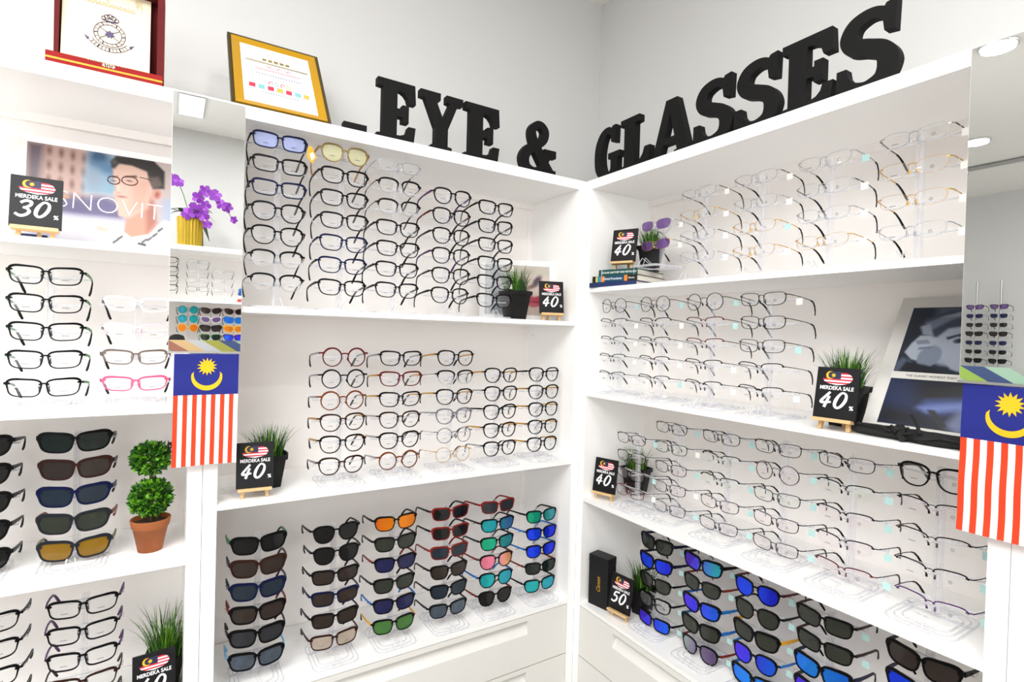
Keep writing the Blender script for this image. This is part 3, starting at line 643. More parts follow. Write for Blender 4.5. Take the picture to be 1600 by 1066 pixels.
sale_board('30', 'black sale board reading 30 before the street portrait poster', 'L', -1.497, .055, .178, rz=2)
sale_board('40', 'black sale board reading 40, left end of centre unit, under the left flag', 'L', -1.053, .022, z2, rz=-4)
sale_board('40', 'black sale board reading 40 by the framed lips picture, centre unit top shelf', 'L', -.1137, .030, z1, rz=-20)
sale_board('40', 'black sale board reading 40 at the bottom of the left unit', 'L', -1.262, .045, z3, rz=6)
sale_board('40', 'black sale board reading 40 standing on the stacked books', 'R', .143, .050, y1 + .0599, rz=24)
sale_board('40', 'black sale board reading 40 beside the blue monochrome portrait', 'R', .867, .012, y2, rz=4)
sale_board('40', 'black sale board reading 40, right unit third shelf by the corner', 'R', .092, .040, y3, rz=18)
sale_board('50', 'black sale board reading 50 before the slim black box', 'R', .185, .038, y4, rz=8)

# ------------------------------------------------------------------ plants
def grass_plant(label, loc, rz, r=.045, h=.075, gh=.09, nbl=170, seed=1, square=.6):
    rnd = random.Random(seed)
    t = thing('potted_plant', label, 'plant', loc, rz, 'artificial grass plants in black pots'); t['kind'] = 'thing'
    MB().lathe([(r * .68, 0), (r * .94, h * .86), (r * 1.04, h * .86), (r * 1.06, h), (r * .97, h), (r * .95, h * .9), (r * .1, h * .9)], 32, sq=square).build('pot', POTB, t, smooth_=False)
    g = MB()
    for k in range(nbl):
        a = rnd.uniform(0, 6.283); rr = r * .85 * math.sqrt(rnd.random()); x, y = rr * math.cos(a), rr * math.sin(a)
        l = gh * rnd.uniform(.55, 1.1); lean = rnd.uniform(.05, .65) * (rr / r + .25); da = a + rnd.uniform(-.6, .6); w = rnd.uniform(.0011, .0021)
        px, py = -math.sin(da) * w, math.cos(da) * w; vs = []
        for q in range(5):
            f = q / 4; d = lean * l * f * f * 1.1; z = h * .9 + l * (f - .18 * lean * f * f); ww = (1 - f ** 1.5) * 1 + .05
            cx, cy = x + math.cos(da) * d, y + math.sin(da) * d
            vs += [(cx - px * ww, cy - py * ww, z), (cx + px * ww, cy + py * ww, z)]
        g.add(vs, [(2 * i, 2 * i + 1, 2 * i + 3, 2 * i + 2) for i in range(4)], rnd.choice((0, 0, 1, 2)))
    g.build('grass', GRASS, t)
    return t
grass_plant('potted grass before the framed lips picture on the centre top shelf', P('L', -.236, .080, z1), 0, .046, .098, .095, seed=2, nbl=230)
grass_plant('potted grass behind the sale board under the left flag', P('L', -1.0064, .125, z2), 0, .046, .090, .088, seed=3, nbl=230)
grass_plant('potted grass behind the sale board at the left unit bottom', P('L', -1.240, .16, z3), 0, .044, .085, .12, seed=4, nbl=230)
grass_plant('potted grass behind the sale board on the stacked books', P('R', .170, .155, y1 + .0599), RZ('R', 30), .042, .085, .080, seed=5, nbl=200)
grass_plant('potted grass beside the blue monochrome portrait', P('R', .842, .118, y2), RZ('R', 0), .042, .095, .10, seed=6, nbl=230)
grass_plant('potted grass behind the third shelf sale board by the corner', P('R', .085, .205, y3), RZ('R', 0), .044, .095, .085, seed=7, nbl=200)
grass_plant('potted grass behind the sale board reading 50', P('R', .190, .145, y4), RZ('R', 20), .042, .085, .095, seed=8, nbl=210)

def leaf_ball(mb, c, r, n, rnd, size):
    for k in range(n):
        v = Vector((rnd.gauss(0, 1), rnd.gauss(0, 1), rnd.gauss(0, 1))).normalized(); rr = r * rnd.uniform(.72, 1.08)
        p = Vector(c) + v * rr; d = (v + Vector((rnd.gauss(0, .5), rnd.gauss(0, .5), rnd.gauss(0, .5) + .3))).normalized()
        s_ = d.cross(Vector((rnd.gauss(0, 1), rnd.gauss(0, 1), rnd.gauss(0, 1)))).normalized(); L_ = size * rnd.uniform(.7, 1.3); nn = d.cross(s_)
        vs = [p, p + d * L_ * .5 + s_ * L_ * .34 + nn * L_ * .06, p + d * L_, p + d * L_ * .5 - s_ * L_ * .34 + nn * L_ * .06]
        mb.add(vs, [(0, 1, 2, 3)], rnd.choice((0, 0, 1, 1, 2)))
rt = random.Random(11)
t = thing('topiary', 'two-ball boxwood topiary in a terracotta pot on the left unit', 'plant', P('L', -1.278, .105, -.5607))
TERRA = mat('terracotta', '985528', .75, noise=.25, scale=35, bump=.3)
MB().lathe([(.026, 0), (.0375, .058), (.0385, .058), (.0400, .060), (.0435, .078), (.0425, .080), (.0395, .079), (.0385, .068), (.001, .068)], 32).build('pot', TERRA, t, smooth_=True)
MB().lathe([(.038, .0685), (.030, .071), (.001, .073)], 20).build('soil', mat('dark_soil', '3a2a1e', .9), t)
MB().tube([(0, 0, .07), (.001, 0, .11), (-.001, 0, .20), (.0, 0, .25)], [.0045, .004, .0035, .003], 8).build('stem', mat('topiary_bark', '5b3f2a', .8), t)
for c, r, n in (((0, 0, .130), .0385, 1700), ((-.003, 0, .229), .0335, 1400)):
    g = MB(); leaf_ball(g, c, r, n, rt, .0125); g.build('leaf_ball', LEAF, t)
g = MB(); leaf_ball(g, (.038, .005, .250), .006, 26, rt, .013); leaf_ball(g, (.028, .004, .244), .005, 14, rt, .011)
leaf_ball(g, (-.040, .0, .228), .005, 14, rt, .011)
g.build('dark_sprig', mat('dark_sprig_leaf', '2a2a22', .6), t)

# ------------------------------------------------------------------ mirrors and flags
def flag_mesh(wave, seed, shear=0.):
    w, h = .135, .266; zc = .1 * h / .266 * 1.0; ncol = 14 * 3; nrow = 60; split = 22; mb = MB(); rnd = random.Random(seed)
    ph = rnd.uniform(0, 6)
    def warp(x, z, off=0): return (x + shear * z, off + wave * math.sin(x * 38 + ph + z * 9) * (-z / h) + wave * .4 * math.sin(z * 60 + ph), z)
    vs = [warp(-w / 2 + w * i / ncol, -h * j / nrow) for j in range(nrow + 1) for i in range(ncol + 1)]
    for j in range(nrow):
        for i in range(ncol):
            a = j * (ncol + 1) + i; mi = 2 if j < split else ((i // 3) % 2)
            mb.add([], []); mb.f.append((a, a + 1, a + ncol + 2, a + ncol + 1)); mb.m.append(mi)
    mb.v = vs
    ch = h * split / nrow
    zs, zm = -ch * .31, -ch * .56
    base = len(mb.v)
    sp = star(.0, zs, .0215, 14, .60); c = len(mb.v); mb.v.append(warp(0, zs, -.0008)); n = len(sp)
    mb.v += [warp(x, z, -.0008) for x, z in sp]
    for k in range(n): mb.f.append((c, c + 1 + k, c + 1 + (k + 1) % n)); mb.m.append(3)
    o, i = crescent(0, zm, .0325, .0275, 0, .0065, 168, 372); n = len(o); c = len(mb.v)
    mb.v += [warp(x, z, -.0008) for x, z in o] + [warp(x, z, -.0008) for x, z in i]
    for k in range(n - 1): mb.f.append((c + k, c + k + 1, c + n + k + 1, c + n + k)); mb.m.append(3)
    return mb
DEC = [mat('decor_' + n, c, .4) for n, c in (('sand', 'b99b6e'), ('grey', 'a3a6a8'), ('olive', '8a8a35'), ('navy', '2e3f6a'), ('sage', '7f9c7c'), ('brick', '8c5a48'))]
DEC2 = [mat('decor_' + n, c, .4) for n, c in (('navy_b', '33456e'), ('sage_b', '8fae98'), ('taupe_b', '8f9490'), ('lime_b', '9fbf3a'), ('grey_b', '9aa3a5'), ('moss_b', '86a348'))]
for side, u, lab, which, fu, sh, decs in (('L', -1.1725, 'tall narrow mirror above the left flag', 'left', -1.168, .006, DEC), ('R', 1.178, 'tall narrow mirror above the right flag', 'right', 1.1755, .010, DEC2)):
    t = thing('mirror', lab, 'mirror', P(side, u, -.020, -.064), RZ(side), 'narrow mirrors on the unit posts')
    hm = .605
    MB().box(-.075, .075, .0, .0006, .030, hm).build('mirror_glass', MIRROR, t)
    MB().bbox(-.0756, .0756, .0008, .0190, .0, hm + .001, .0005).build('backing_board', WHITE, t)
    d = MB()
    for k in range(-2, 6):   # slanted colour bands along the foot of the glass
        xa = -.075 + k * .034; pts = [(xa, .030), (xa + .034, .030), (xa + .034 + .042, .003), (xa + .042, .003)]
        def clip(p): return (min(.075, max(-.075, p[0])), p[1])
        out = []
        for i in range(4):    # clip polygon to the strip's width
            p, q = pts[i], pts[(i + 1) % 4]
            for lim, sg in ((-.075, 1), (.075, -1)): pass
            out.append(p)
        def clipx(poly, lim, keep):
            r = []
            for i in range(len(poly)):
                a, b = poly[i], poly[(i + 1) % len(poly)]; ia, ib = keep(a[0]), keep(b[0])
                if ia: r.append(a)
                if ia != ib: f = (lim - a[0]) / (b[0] - a[0]); r.append((lim, a[1] + f * (b[1] - a[1])))
            return r
        out = clipx(out, -.075, lambda x: x >= -.075)
        if out: out = clipx(out, .075, lambda x: x <= .075)
        if len(out) > 2: d.prism(out, -.0002, .0004, k % 6)
    d.build('colour_band_strip', decs, t)
    MB().bbox(-.077, .077, -.004, .003, -.001, .0035, .0008).build('bottom_rail', METAL, t)
    f = flag_mesh(.0022, 5 if side == 'L' else 9, .006).build('flag', [FRED, FWHITE, FBLUE, FYEL])
    f.location = P(side, fu, -.0235, -.0665); f.rotation_euler = (0, 0, RZ(side, 0 if side == 'L' else -3))
    f['label'] = 'Malaysian flag hanging upright below the ' + which + ' mirror'; f['category'] = 'flag'; f['group'] = 'flags hung on the unit posts'

# ------------------------------------------------------------------ printed pictures (the print itself, as a colour per point of a fine sheet)
def picture(w, h, nx, ny, prims, bg):
    """prims: ('e',cx,cy,rx,ry,deg,colour,soft) or ('p',[(x,y)..],colour,soft); x 0..1 to the right, y 0..1 downward"""
    X, Y = np.meshgrid(np.linspace(0, 1, nx + 1), np.linspace(0, 1, ny + 1)); asp = h / w
    img = np.ones(X.shape + (3,)) * np.array(lin(bg)[:3])
    for p in prims:
        if p[0] == 'e':
            _, cx, cy, rx, ry, dg, col, soft = p; a = R(dg); dx, dy = X - cx, (Y - cy) * asp
            u = (dx * math.cos(a) + dy * math.sin(a)) / rx; v = (-dx * math.sin(a) + dy * math.cos(a)) / ry
            d = (np.sqrt(u * u + v * v) - 1) * min(rx, ry)
        else:
            _, pts, col, soft = p; inside = np.zeros(X.shape, bool); d2 = np.full(X.shape, 9.); n = len(pts)
            for i in range(n):
                (x0, y0), (x1, y1) = pts[i], pts[(i + 1) % n]; y0 *= asp; y1 *= asp; YY = Y * asp
                c = ((y0 > YY) != (y1 > YY)); t = (YY - y0) / ((y1 - y0) or 1e-9); inside ^= c & (X < x0 + t * (x1 - x0))
                l2 = (x1 - x0) ** 2 + (y1 - y0) ** 2 or 1e-9; q = np.clip(((X - x0) * (x1 - x0) + (YY - y0) * (y1 - y0)) / l2, 0, 1)
                d2 = np.minimum(d2, (X - x0 - q * (x1 - x0)) ** 2 + (YY - y0 - q * (y1 - y0)) ** 2)
            d = np.sqrt(d2) * np.where(inside, -1, 1)
        al = np.clip(.5 - d / (2 * max(soft, 1e-4)), 0, 1)[..., None]
        img = img * (1 - al) + np.array(lin(col)[:3]) * al
    img = img * .74
    vs = np.stack([(X - .5) * w, np.zeros_like(X), (1 - Y) * h], -1).reshape(-1, 3)
    fs = [(j * (nx + 1) + i, (j + 1) * (nx + 1) + i, (j + 1) * (nx + 1) + i + 1, j * (nx + 1) + i + 1) for j in range(ny) for i in range(nx)]
    me = bpy.data.meshes.new('print'); me.from_pydata([tuple(v) for v in vs], [], fs)
    at = me.color_attributes.new('ink', 'FLOAT_COLOR', 'POINT'); at.data.foreach_set('color', np.concatenate([img, np.ones(X.shape + (1,))], -1).astype(np.float32).ravel())
    if 'print' not in _M:
        m = bpy.data.materials.new('printed_sheet'); m.use_nodes = True; b = m.node_tree.nodes['Principled BSDF']; b.inputs['Roughness'].default_value = .35
        a = m.node_tree.nodes.new('ShaderNodeAttribute'); a.attribute_name = 'ink'; m.node_tree.links.new(a.outputs['Color'], b.inputs['Base Color']); _M['print'] = m
    me.materials.append(_M['print']); return me
def leaned(o, deg, loc=None):
    o.rotation_euler = (R(-deg), 0, 0)
    if loc: o.location = loc
    return o
def frame_mb(w, h, fw, d, mi=0):
    """open rectangular frame standing on z=0, front at y=0, mitred and bevelled inward"""
    mb = MB(); a, b = w / 2, h
    o = [(-a, 0), (a, 0), (a, b), (-a, b)]; i = [(-a + fw, fw), (a - fw, fw), (a - fw, b - fw), (-a + fw, b - fw)]
    vs = [(x, 0, z) for x, z in o] + [(x, .004, z) for x, z in i] + [(x, d, z) for x, z in o] + [(x, d, z) for x, z in i]
    fs = []
    for k in range(4):
        j = (k + 1) % 4; fs += [(k, j, 4 + j, 4 + k), (k, 8 + k, 8 + j, j), (4 + k, 4 + j, 12 + j, 12 + k), (8 + k, 12 + k, 12 + j, 8 + j)]
    mb.add(vs, fs, mi); return mb
FRW = mat('white_frame_lacquer', 'f1f1ef', .35)

# street portrait poster on the left unit's top shelf
t = thing('framed_poster', 'white-framed poster of a man in glasses before a street, letters SNOVIT', 'poster', P('L', -1.385, .215, .1785), 0)
pw, ph = .325, .248
def c8(x, y):    # from the poster's own picture coordinates
    u = (x - 350) / 1390.; top = 110 + 145 * (x - 350) / 1180; bot = 850 + 120 * (x - 350) / 1180
    return (u, (y - top) / (bot - top))
pr = [('p', [(0, 0), (.36, 0), (.34, .62), (0, .62)], 'c9a79c', .02), ('p', [(0, 0), (.10, 0), (.08, .5), (0, .5)], '6a5a66', .03)]
for r_ in range(4):
    for q in range(4):
        pr.append(('e', .13 + q * .07, .06 + r_ * .15 + q * .01, .013, .032, 0, '7a4f4a', .012))
pr += [('p', [(.36, .0), (.72, 0), (.72, .45), (.34, .45)], '8fb4cc', .03), ('e', .43, .05, .06, .07, 0, '3d5f86', .03), ('e', .50, .16, .10, .05, 10, '5a86ad', .03),
       ('e', .40, .30, .05, .08, 0, '94a9bf', .03), ('p', [(0, .52), (.6, .5), (.6, .72), (0, .74)], '6f6690', .04), ('e', .12, .58, .12, .05, 0, '473d62', .03), ('e', .30, .60, .10, .05, 0, '5c5484', .03),
       ('e', .22, .52, .03, .01, 0, 'e0a35a', .01), ('e', .45, .55, .10, .06, 0, '655e8e', .03), ('p', [(.0, .70), (.62, .70), (.62, .76), (0, .80)], 'd9ddf2', .03), ('p', [(0, .78), (.62, .75), (.62, 1), (0, 1)], 'dcdce8', .03),
       ('e', .10, .88, .09, .10, 0, 'a9a6c4', .04), ('e', .32, .86, .12, .06, 0, 'eceaf2', .03),
       ('p', [c8(1540, 560), c8(1740, 520), c8(1740, 900), c8(1540, 800)], 'b9c3de', .03),
       # neck, face, ear, hair, shirt
       ('p', [c8(1220, 600), c8(1440, 520), c8(1480, 760), c8(1420, 900), c8(1180, 880), c8(1200, 720)], 'd9a08a', .012), ('p', [c8(1380, 560), c8(1460, 560), c8(1490, 740), c8(1400, 820)], 'b9786a', .02),
       ('p', [c8(1075, 290), c8(1160, 260), c8(1400, 290), c8(1440, 420), c8(1400, 620), c8(1230, 700), c8(1140, 680), c8(1110, 560), c8(1085, 500), c8(1100, 470), c8(1080, 380)], 'ebc4b2', .008),
       ('p', [c8(1250, 420), c8(1410, 400), c8(1400, 620), c8(1240, 690)], 'e3b3a0', .03), ('e', *c8(1160, 530), .03, .008, 0, 'b5605a', .006), ('p', [c8(1100, 450), c8(1130, 470), c8(1150, 500), c8(1110, 505)], 'd49a88', .008),
       ('e', *c8(1085, 405), .014, .006, 0, '5b4038', .005), ('e', *c8(1225, 405), .018, .007, 0, '5b4038', .006), ('p', [c8(1070, 372), c8(1120, 366), c8(1118, 376), c8(1072, 384)], '4a3530', .005), ('p', [c8(1180, 366), c8(1290, 360), c8(1300, 378), c8(1190, 378)], '4a3530', .006), ('p', [c8(1120, 410), c8(1150, 480), c8(1120, 495), c8(1110, 470)], 'f2d6c6', .008), ('e', *c8(1485, 510), .034, .048, 10, 'e2a894', .006), ('e', *c8(1490, 515), .016, .028, 10, 'b86a5c', .008),
       ('p', [c8(1060, 300), c8(1050, 250), c8(1100, 205), c8(1250, 215), c8(1450, 240), c8(1560, 330), c8(1560, 470), c8(1450, 470), c8(1410, 400), c8(1385, 330), c8(1250, 285), c8(1130, 270), c8(1090, 310)], '2c2826', .008),
       ('p', [c8(1400, 380), c8(1500, 370), c8(1540, 440), c8(1450, 470)], '6a5a54', .012), ('e', *c8(1085, 255), .02, .02, 0, '5b5552', .012),
       ('p', [c8(1040, 900), c8(1180, 800), c8(1260, 850), c8(1420, 830), c8(1560, 720), c8(1740, 760), c8(1740, 1100), c8(1000, 1100)], 'f4f1ef', .008),
       ('e', *c8(1000, 780), .05, .022, 10, 'e8c8b8', .012), ('p', [c8(1320, 890), c8(1400, 905), c8(1395, 925), c8(1315, 905)], '2b2f3f', .004)]
for x, y in ((1090, 880), (1130, 855), (1350, 885), (1400, 870), (1450, 840), (1500, 800)):
    pr.append(('p', [c8(x, y), c8(x + 50, y - 25), c8(x + 55, y - 10), c8(x + 8, y + 18)], '343848', .004))
me = picture(pw, ph, 150, 120, pr, 'd5c4c0')
leaned(ob('print', me, t), 8, (0, .006, .016))
leaned(frame_mb(pw + .030, ph + .032, .016, .012).build('frame', FRW, t), 8)
gl = MB(); lens_ = [c8(1085, 400), c8(1230, 405), c8(1320, 400)]
def p2(u, v): return ((u - .5) * pw, (1 - v) * ph)
gm = MB()
for cx_, cy_, rx in ((1085, 400, .036), (1230, 405, .048)):
    u, v = c8(cx_, cy_); x, z = p2(u, v)
    gm.tube([(x + rx * pw * 1.1 * math.cos(a * math.pi / 8), -.0004, z + .038 * ph * 1.15 * math.sin(a * math.pi / 8) * (1.1 if rx > .04 else 1)) for a in range(16)], .0013, 4, closed=True)
a_, b_ = p2(*c8(1320, 375)), p2(*c8(1440, 400)); gm.tube([(a_[0], -.0004, a_[1]), (b_[0], -.0004, b_[1])], .0010, 4)
leaned(gm.build('printed_spectacles', mat('print_brown_red', '5a2a24', .5), t), 8, (0, .006, .016))
lt = ob('lettering', text_mesh('SNOVIT', .064, WHITEP, -.0016, .0003, 0, 1.0, 'LEFT'), t)
x, z = p2(*c8(600, 545)); leaned(lt, 8, (x - .003, .006 - .001 + z * math.sin(R(8)), .016 + z * math.cos(R(8)))); lt.rotation_euler = (R(-8), R(2), 0)
t = thing('notebook', 'small dark blue notebook lying behind the easel reading 30', 'book', P('L', -1.515, .125, .1785), R(4))
MB().bbox(-.028, .028, 0, .05, 0, .020, .001).build('cover', mat('navy_cloth', '1d2c52', .7), t); MB().box(-.027, .029, .001, .051, .002, .018).build('pages', mat('paper_edge', 'e9e4d8', .8), t)

# red velvet commendation box on top of the left unit
VEL = mat('red_velvet', '94100e', .85, noise=.12, scale=80); VELD = mat('dark_red_velvet', '60080a', .85, noise=.15, scale=80); YB = mat('yellow_band', 'f2a51c', .5)
t = thing('award_plaque', 'red velvet award box holding a cream plaque with a crowned crest', 'award', P('L', -1.3735, .004, ZT + .0003), 0)
MB().bbox(-.104, .104, 0, .055, 0, .024, .001).build('base', VEL, t); MB().box(-.104, .1043, -.0006, .0004, .0085, .0125).build('yellow_band', YB, t)
b = MB(); b.box(-.094, .106, .060, .068, .0, .218); b.box(.092, .106, .022, .060, .0, .218).box(-.094, -.086, .022, .060, .0, .218).box(-.086, .092, .022, .060, .208, .218)
b.build('lid', VELD, t)
CRM = mat('cream_plaque', 'e9dabb', .4); INK = mat('crest_ink', '4b3f66', .5); INKG = mat('gold_script', 'b59a62', .5)
pl = MB().bbox(-.083, .078, 0, .006, 0, .196, .002).build('plaque', CRM, t); leaned(pl, 6, (0, .024, .015))
cr = MB(); cx, cz = .002, .088
for rr in (.029, .022): cr.tube([(cx + rr * math.cos(a * math.pi / 16), -.0004, cz + rr * math.sin(a * math.pi / 16)) for a in range(32)], .0007, 4, closed=True)
for a in range(18):
    q = a * 2 * math.pi / 18; cr.tube([(cx + .023 * math.cos(q), -.0004, cz + .023 * math.sin(q)), (cx + .0285 * math.cos(q + .07), -.0004, cz + .0285 * math.sin(q + .07))], .0011 if a % 3 == 0 else .0005, 4)
for q in (35, 145, 215, 325): cr.tube([(cx + .005 * math.cos(R(q)), -.0004, cz + .005 * math.sin(R(q))), (cx + .021 * math.cos(R(q)), -.0004, cz + .021 * math.sin(R(q)))], .0007, 4)
cr.prism(star(cx, cz, .010, 7, .6), -.0008, .0002)
o_, i_ = crescent(cx, cz + .006, .047, .0385, 0, .0, 215, 325, 24)
cr.tube([(x, -.0004, z) for x, z in o_], .0006, 4); cr.tube([(x, -.0004, z) for x, z in i_], .0006, 4)
for k in range(2, 23, 2): cr.tube([(o_[k][0], -.0004, o_[k][1]), (i_[k][0], -.0004, i_[k][1])], .0006 if k % 6 else .0014, 4)
for s in (-1, 1): cr.prism([(cx + s * .036, cz - .018), (cx + s * .046, cz - .013), (cx + s * .040, cz - .024)], -.0008, .0002)
for k, (x, z, r_) in enumerate(((-.012, .036, .004), (-.006, .040, .005), (0, .042, .0055), (.006, .040, .005), (.012, .036, .004))): cr.tube([(cx + x + r_ * math.cos(a * math.pi / 4), -.0004, cz + z + r_ * math.sin(a * math.pi / 4)) for a in range(8)], .0010, 4, closed=True)
cr.tube([(cx - .014, -.0004, cz + .032), (cx, -.0004, cz + .030), (cx + .014, -.0004, cz + .032)], .0016, 4)
leaned(cr.build('crest_print', INK, t), 6, (0, .0238, .015))
sc_ = MB()
for k in range(13):   # pale script line across the plaque's head
    x = -.050 + k * .0075; pts = [(x, .156 - k * .0002), (x + .002, .160 + (k in (0, 6) and .010 or 0)), (x + .005, .159), (x + .003, .153), (x + .0085, .155)]
    sc_.ribbon(pts, .0004, -.0007, .0001, sub=3)
for s, x0 in ((1, -.066), (-1, .062)):
    for k in range(4): sc_.ribbon([(x0, .182 - k * .006), (x0 + s * .008, .186 - k * .004), (x0 + s * (.016 - k * .002), .180 - k * .005)], .0005, -.0007, .0001, sub=3)
leaned(sc_.build('script_print', INKG, t), 6, (0, .0238, .015))
k_ = MB().lathe([(.006, 0), (.007, .002), (.004, .004)], 16); k_.v = [(x, y * .0 - (z) + .0, y) for x, y, z in k_.v]
o = k_.build('clasp', METAL, t); o.location = (.0, .022, .213)
bd = MB()
for k in range(16):
    x = -.034 + k * .0044; bd.tube([(x, -.0010, .0245 + (.0015 if k % 2 else 0)), (x + .003, -.0010, .0225)], .0011, 4)
for k in range(5): bd.prism(star(-.004 + k * .004, .0185 + .001 * (k % 2), .0042, 6, .7), -.0012, .0)
bd.build('badge', mat('pale_badge', 'd9cdb8', .5), t)

# certificate in a gold frame, leaning back on top of the centre unit
t = thing('framed_certificate', 'certificate in a gold frame leaning back on top of the shelving', 'certificate', P('L', -1.0065, .002, ZT + .0005), 0)
LC_ = 37; fw_, fh_ = .240, .330
leaned(frame_mb(fw_, fh_, .011, .014).build('outer_frame', mat('dark_bronze_moulding', '4a3f22', .5, noise=.5, scale=220, metal=.3), t), LC_)
inn = frame_mb(fw_ - .018, fh_ - .018, .021, .010); leaned(inn.build('gold_frame', GOLD, t), LC_, (0, .0005 - 0 + .010 * math.sin(R(LC_)) - .001, .010 * math.cos(R(LC_))))
MB_ = MB().box(-fw_ / 2 + .024, fw_ / 2 - .024, .0045, .006, .024, fh_ - .024); leaned(MB_.build('paper', mat('certificate_paper', 'f3f4f6', .5), t), LC_)
def on_cert(o, z, x=0):
    a = R(LC_); o.location = (x, .0038 * math.cos(a) + z * math.sin(a), z * math.cos(a) - .0038 * math.sin(a)); o.rotation_euler = (-a, 0, 0)
cm = [(mat('cert_red', 'cf3350', .6)), mat('cert_teal', '7fb9bf', .6), mat('cert_gold', 'd2ae4e', .6), mat('cert_olive', '8c7a30', .6), mat('cert_rose', 'e88a96', .6), mat('cert_grey', 'a0a0a6', .6), mat('cert_blue', 'cfe2f2', .6)]
cp = MB()
for k in range(7): cp.prism([(-.076 + k * .0225, .098), (-.061 + k * .0225, .098), (-.060 + k * .0225, .116), (-.075 + k * .0225, .116)], -.0003, .0, (0, 1, 0, 2, 0, 1, 2)[k])
for k in range(4): cp.tube([(-.022 + k * .0150 + .005 * math.cos(a * math.pi / 5), 0, .131 + .008 * math.sin(a * math.pi / 5)) for a in range(8 if k % 2 == 0 else 10)], .0011, 4, closed=bool(k % 2), mi=(0, 1, 0, 2)[k])
for k in range(5): cp.box(-.036 + k * .015, -.026 + k * .015, -.0003, 0, .236, .246, 3)
for k in range(40):
    x = -.078 + k * .0040; cp.box(x, x + .0028, -.0003, 0, .222, .228, 3)
for k in range(3): cp.ribbon([(-.03 + k * .024, .212), (-.022 + k * .024, .204), (-.02 + k * .024, .213), (-.012 + k * .024, .203)], .0012, -.0003, 0, 4, sub=3)
for k in range(16): cp.ribbon([(-.056 + k * .0072, .188), (-.053 + k * .0072, .196), (-.050 + k * .0072, .189)], .0009, -.0003, 0, 4, sub=3)
for k in range(17): cp.box(-.056 + k * .0068, -.0518 + k * .0068, -.0003, 0, .166, .171, 5)
for k in range(14): cp.box(-.046 + k * .0066, -.041 + k * .0066, -.0003, 0, .082, .085, 5)
for k in range(2): cp.ribbon([(-.075 + k * .11, .045), (-.065 + k * .11, .056), (-.058 + k * .11, .042), (-.045 + k * .11, .052)], .0005, -.0003, 0, 5, sub=4)
cp.tube([(.0 + .020 * math.cos(R(a)), 0, .268 + .022 * math.sin(R(a))) for a in range(150, 391, 20)], .0006, 4, mi=4)
cp.add([(.055, 0, .226), (.094, 0, .226), (.094, 0, .296), (.075, 0, .29)], [(0, 1, 2, 3)], 6)
o = cp.build('certificate_print', cm, t); on_cert(o, 0)

# framed close-up of lips behind the plant on the centre unit's top shelf
t = thing('framed_picture', 'white-framed picture of pink lips behind potted grass near the corner', 'picture', P('L', -.178, .150, z1 + .0003), R(-23))
pw, ph = .240, .185
pr = [('p', [(0, 0), (.5, 0), (.42, 1), (0, 1)], 'dfe2e4', .08), ('e', .1, .3, .12, .25, 0, 'c9ced2', .06), ('p', [(.3, 0), (1, 0), (1, .22), (.3, .16)], 'cfc6b6', .02), ('p', [(.45, .2), (1, .2), (1, 1), (.4, 1)], 'e3cfc4', .04),
      ('e', .30, .75, .18, .14, 20, '6a7480', .05), ('e', .22, .92, .2, .05, 0, 'aab0b8', .03), ('e', .72, .42, .10, .03, -20, '7a5b52', .02), ('e', .80, .30, .05, .10, 40, '4b3a4c', .02), ('e', .62, .52, .05, .02, -30, '9a7466', .02),
      ('p', [(.60, .68), (.70, .60), (.76, .63), (.82, .60), (.94, .70), (.82, .82), (.72, .84), (.64, .78)], 'c4485a', .012), ('p', [(.62, .705), (.76, .72), (.92, .71), (.76, .74)], '7c2434', .006), ('e', .76, .79, .06, .02, 0, 'd8707c', .02)]
leaned(ob('print', picture(pw, ph, 100, 80, pr, 'd8d2cc'), t), 8, (0, .006, .020))
leaned(frame_mb(pw + .040, ph + .040, .021, .012).build('frame', FRW, t), 8)

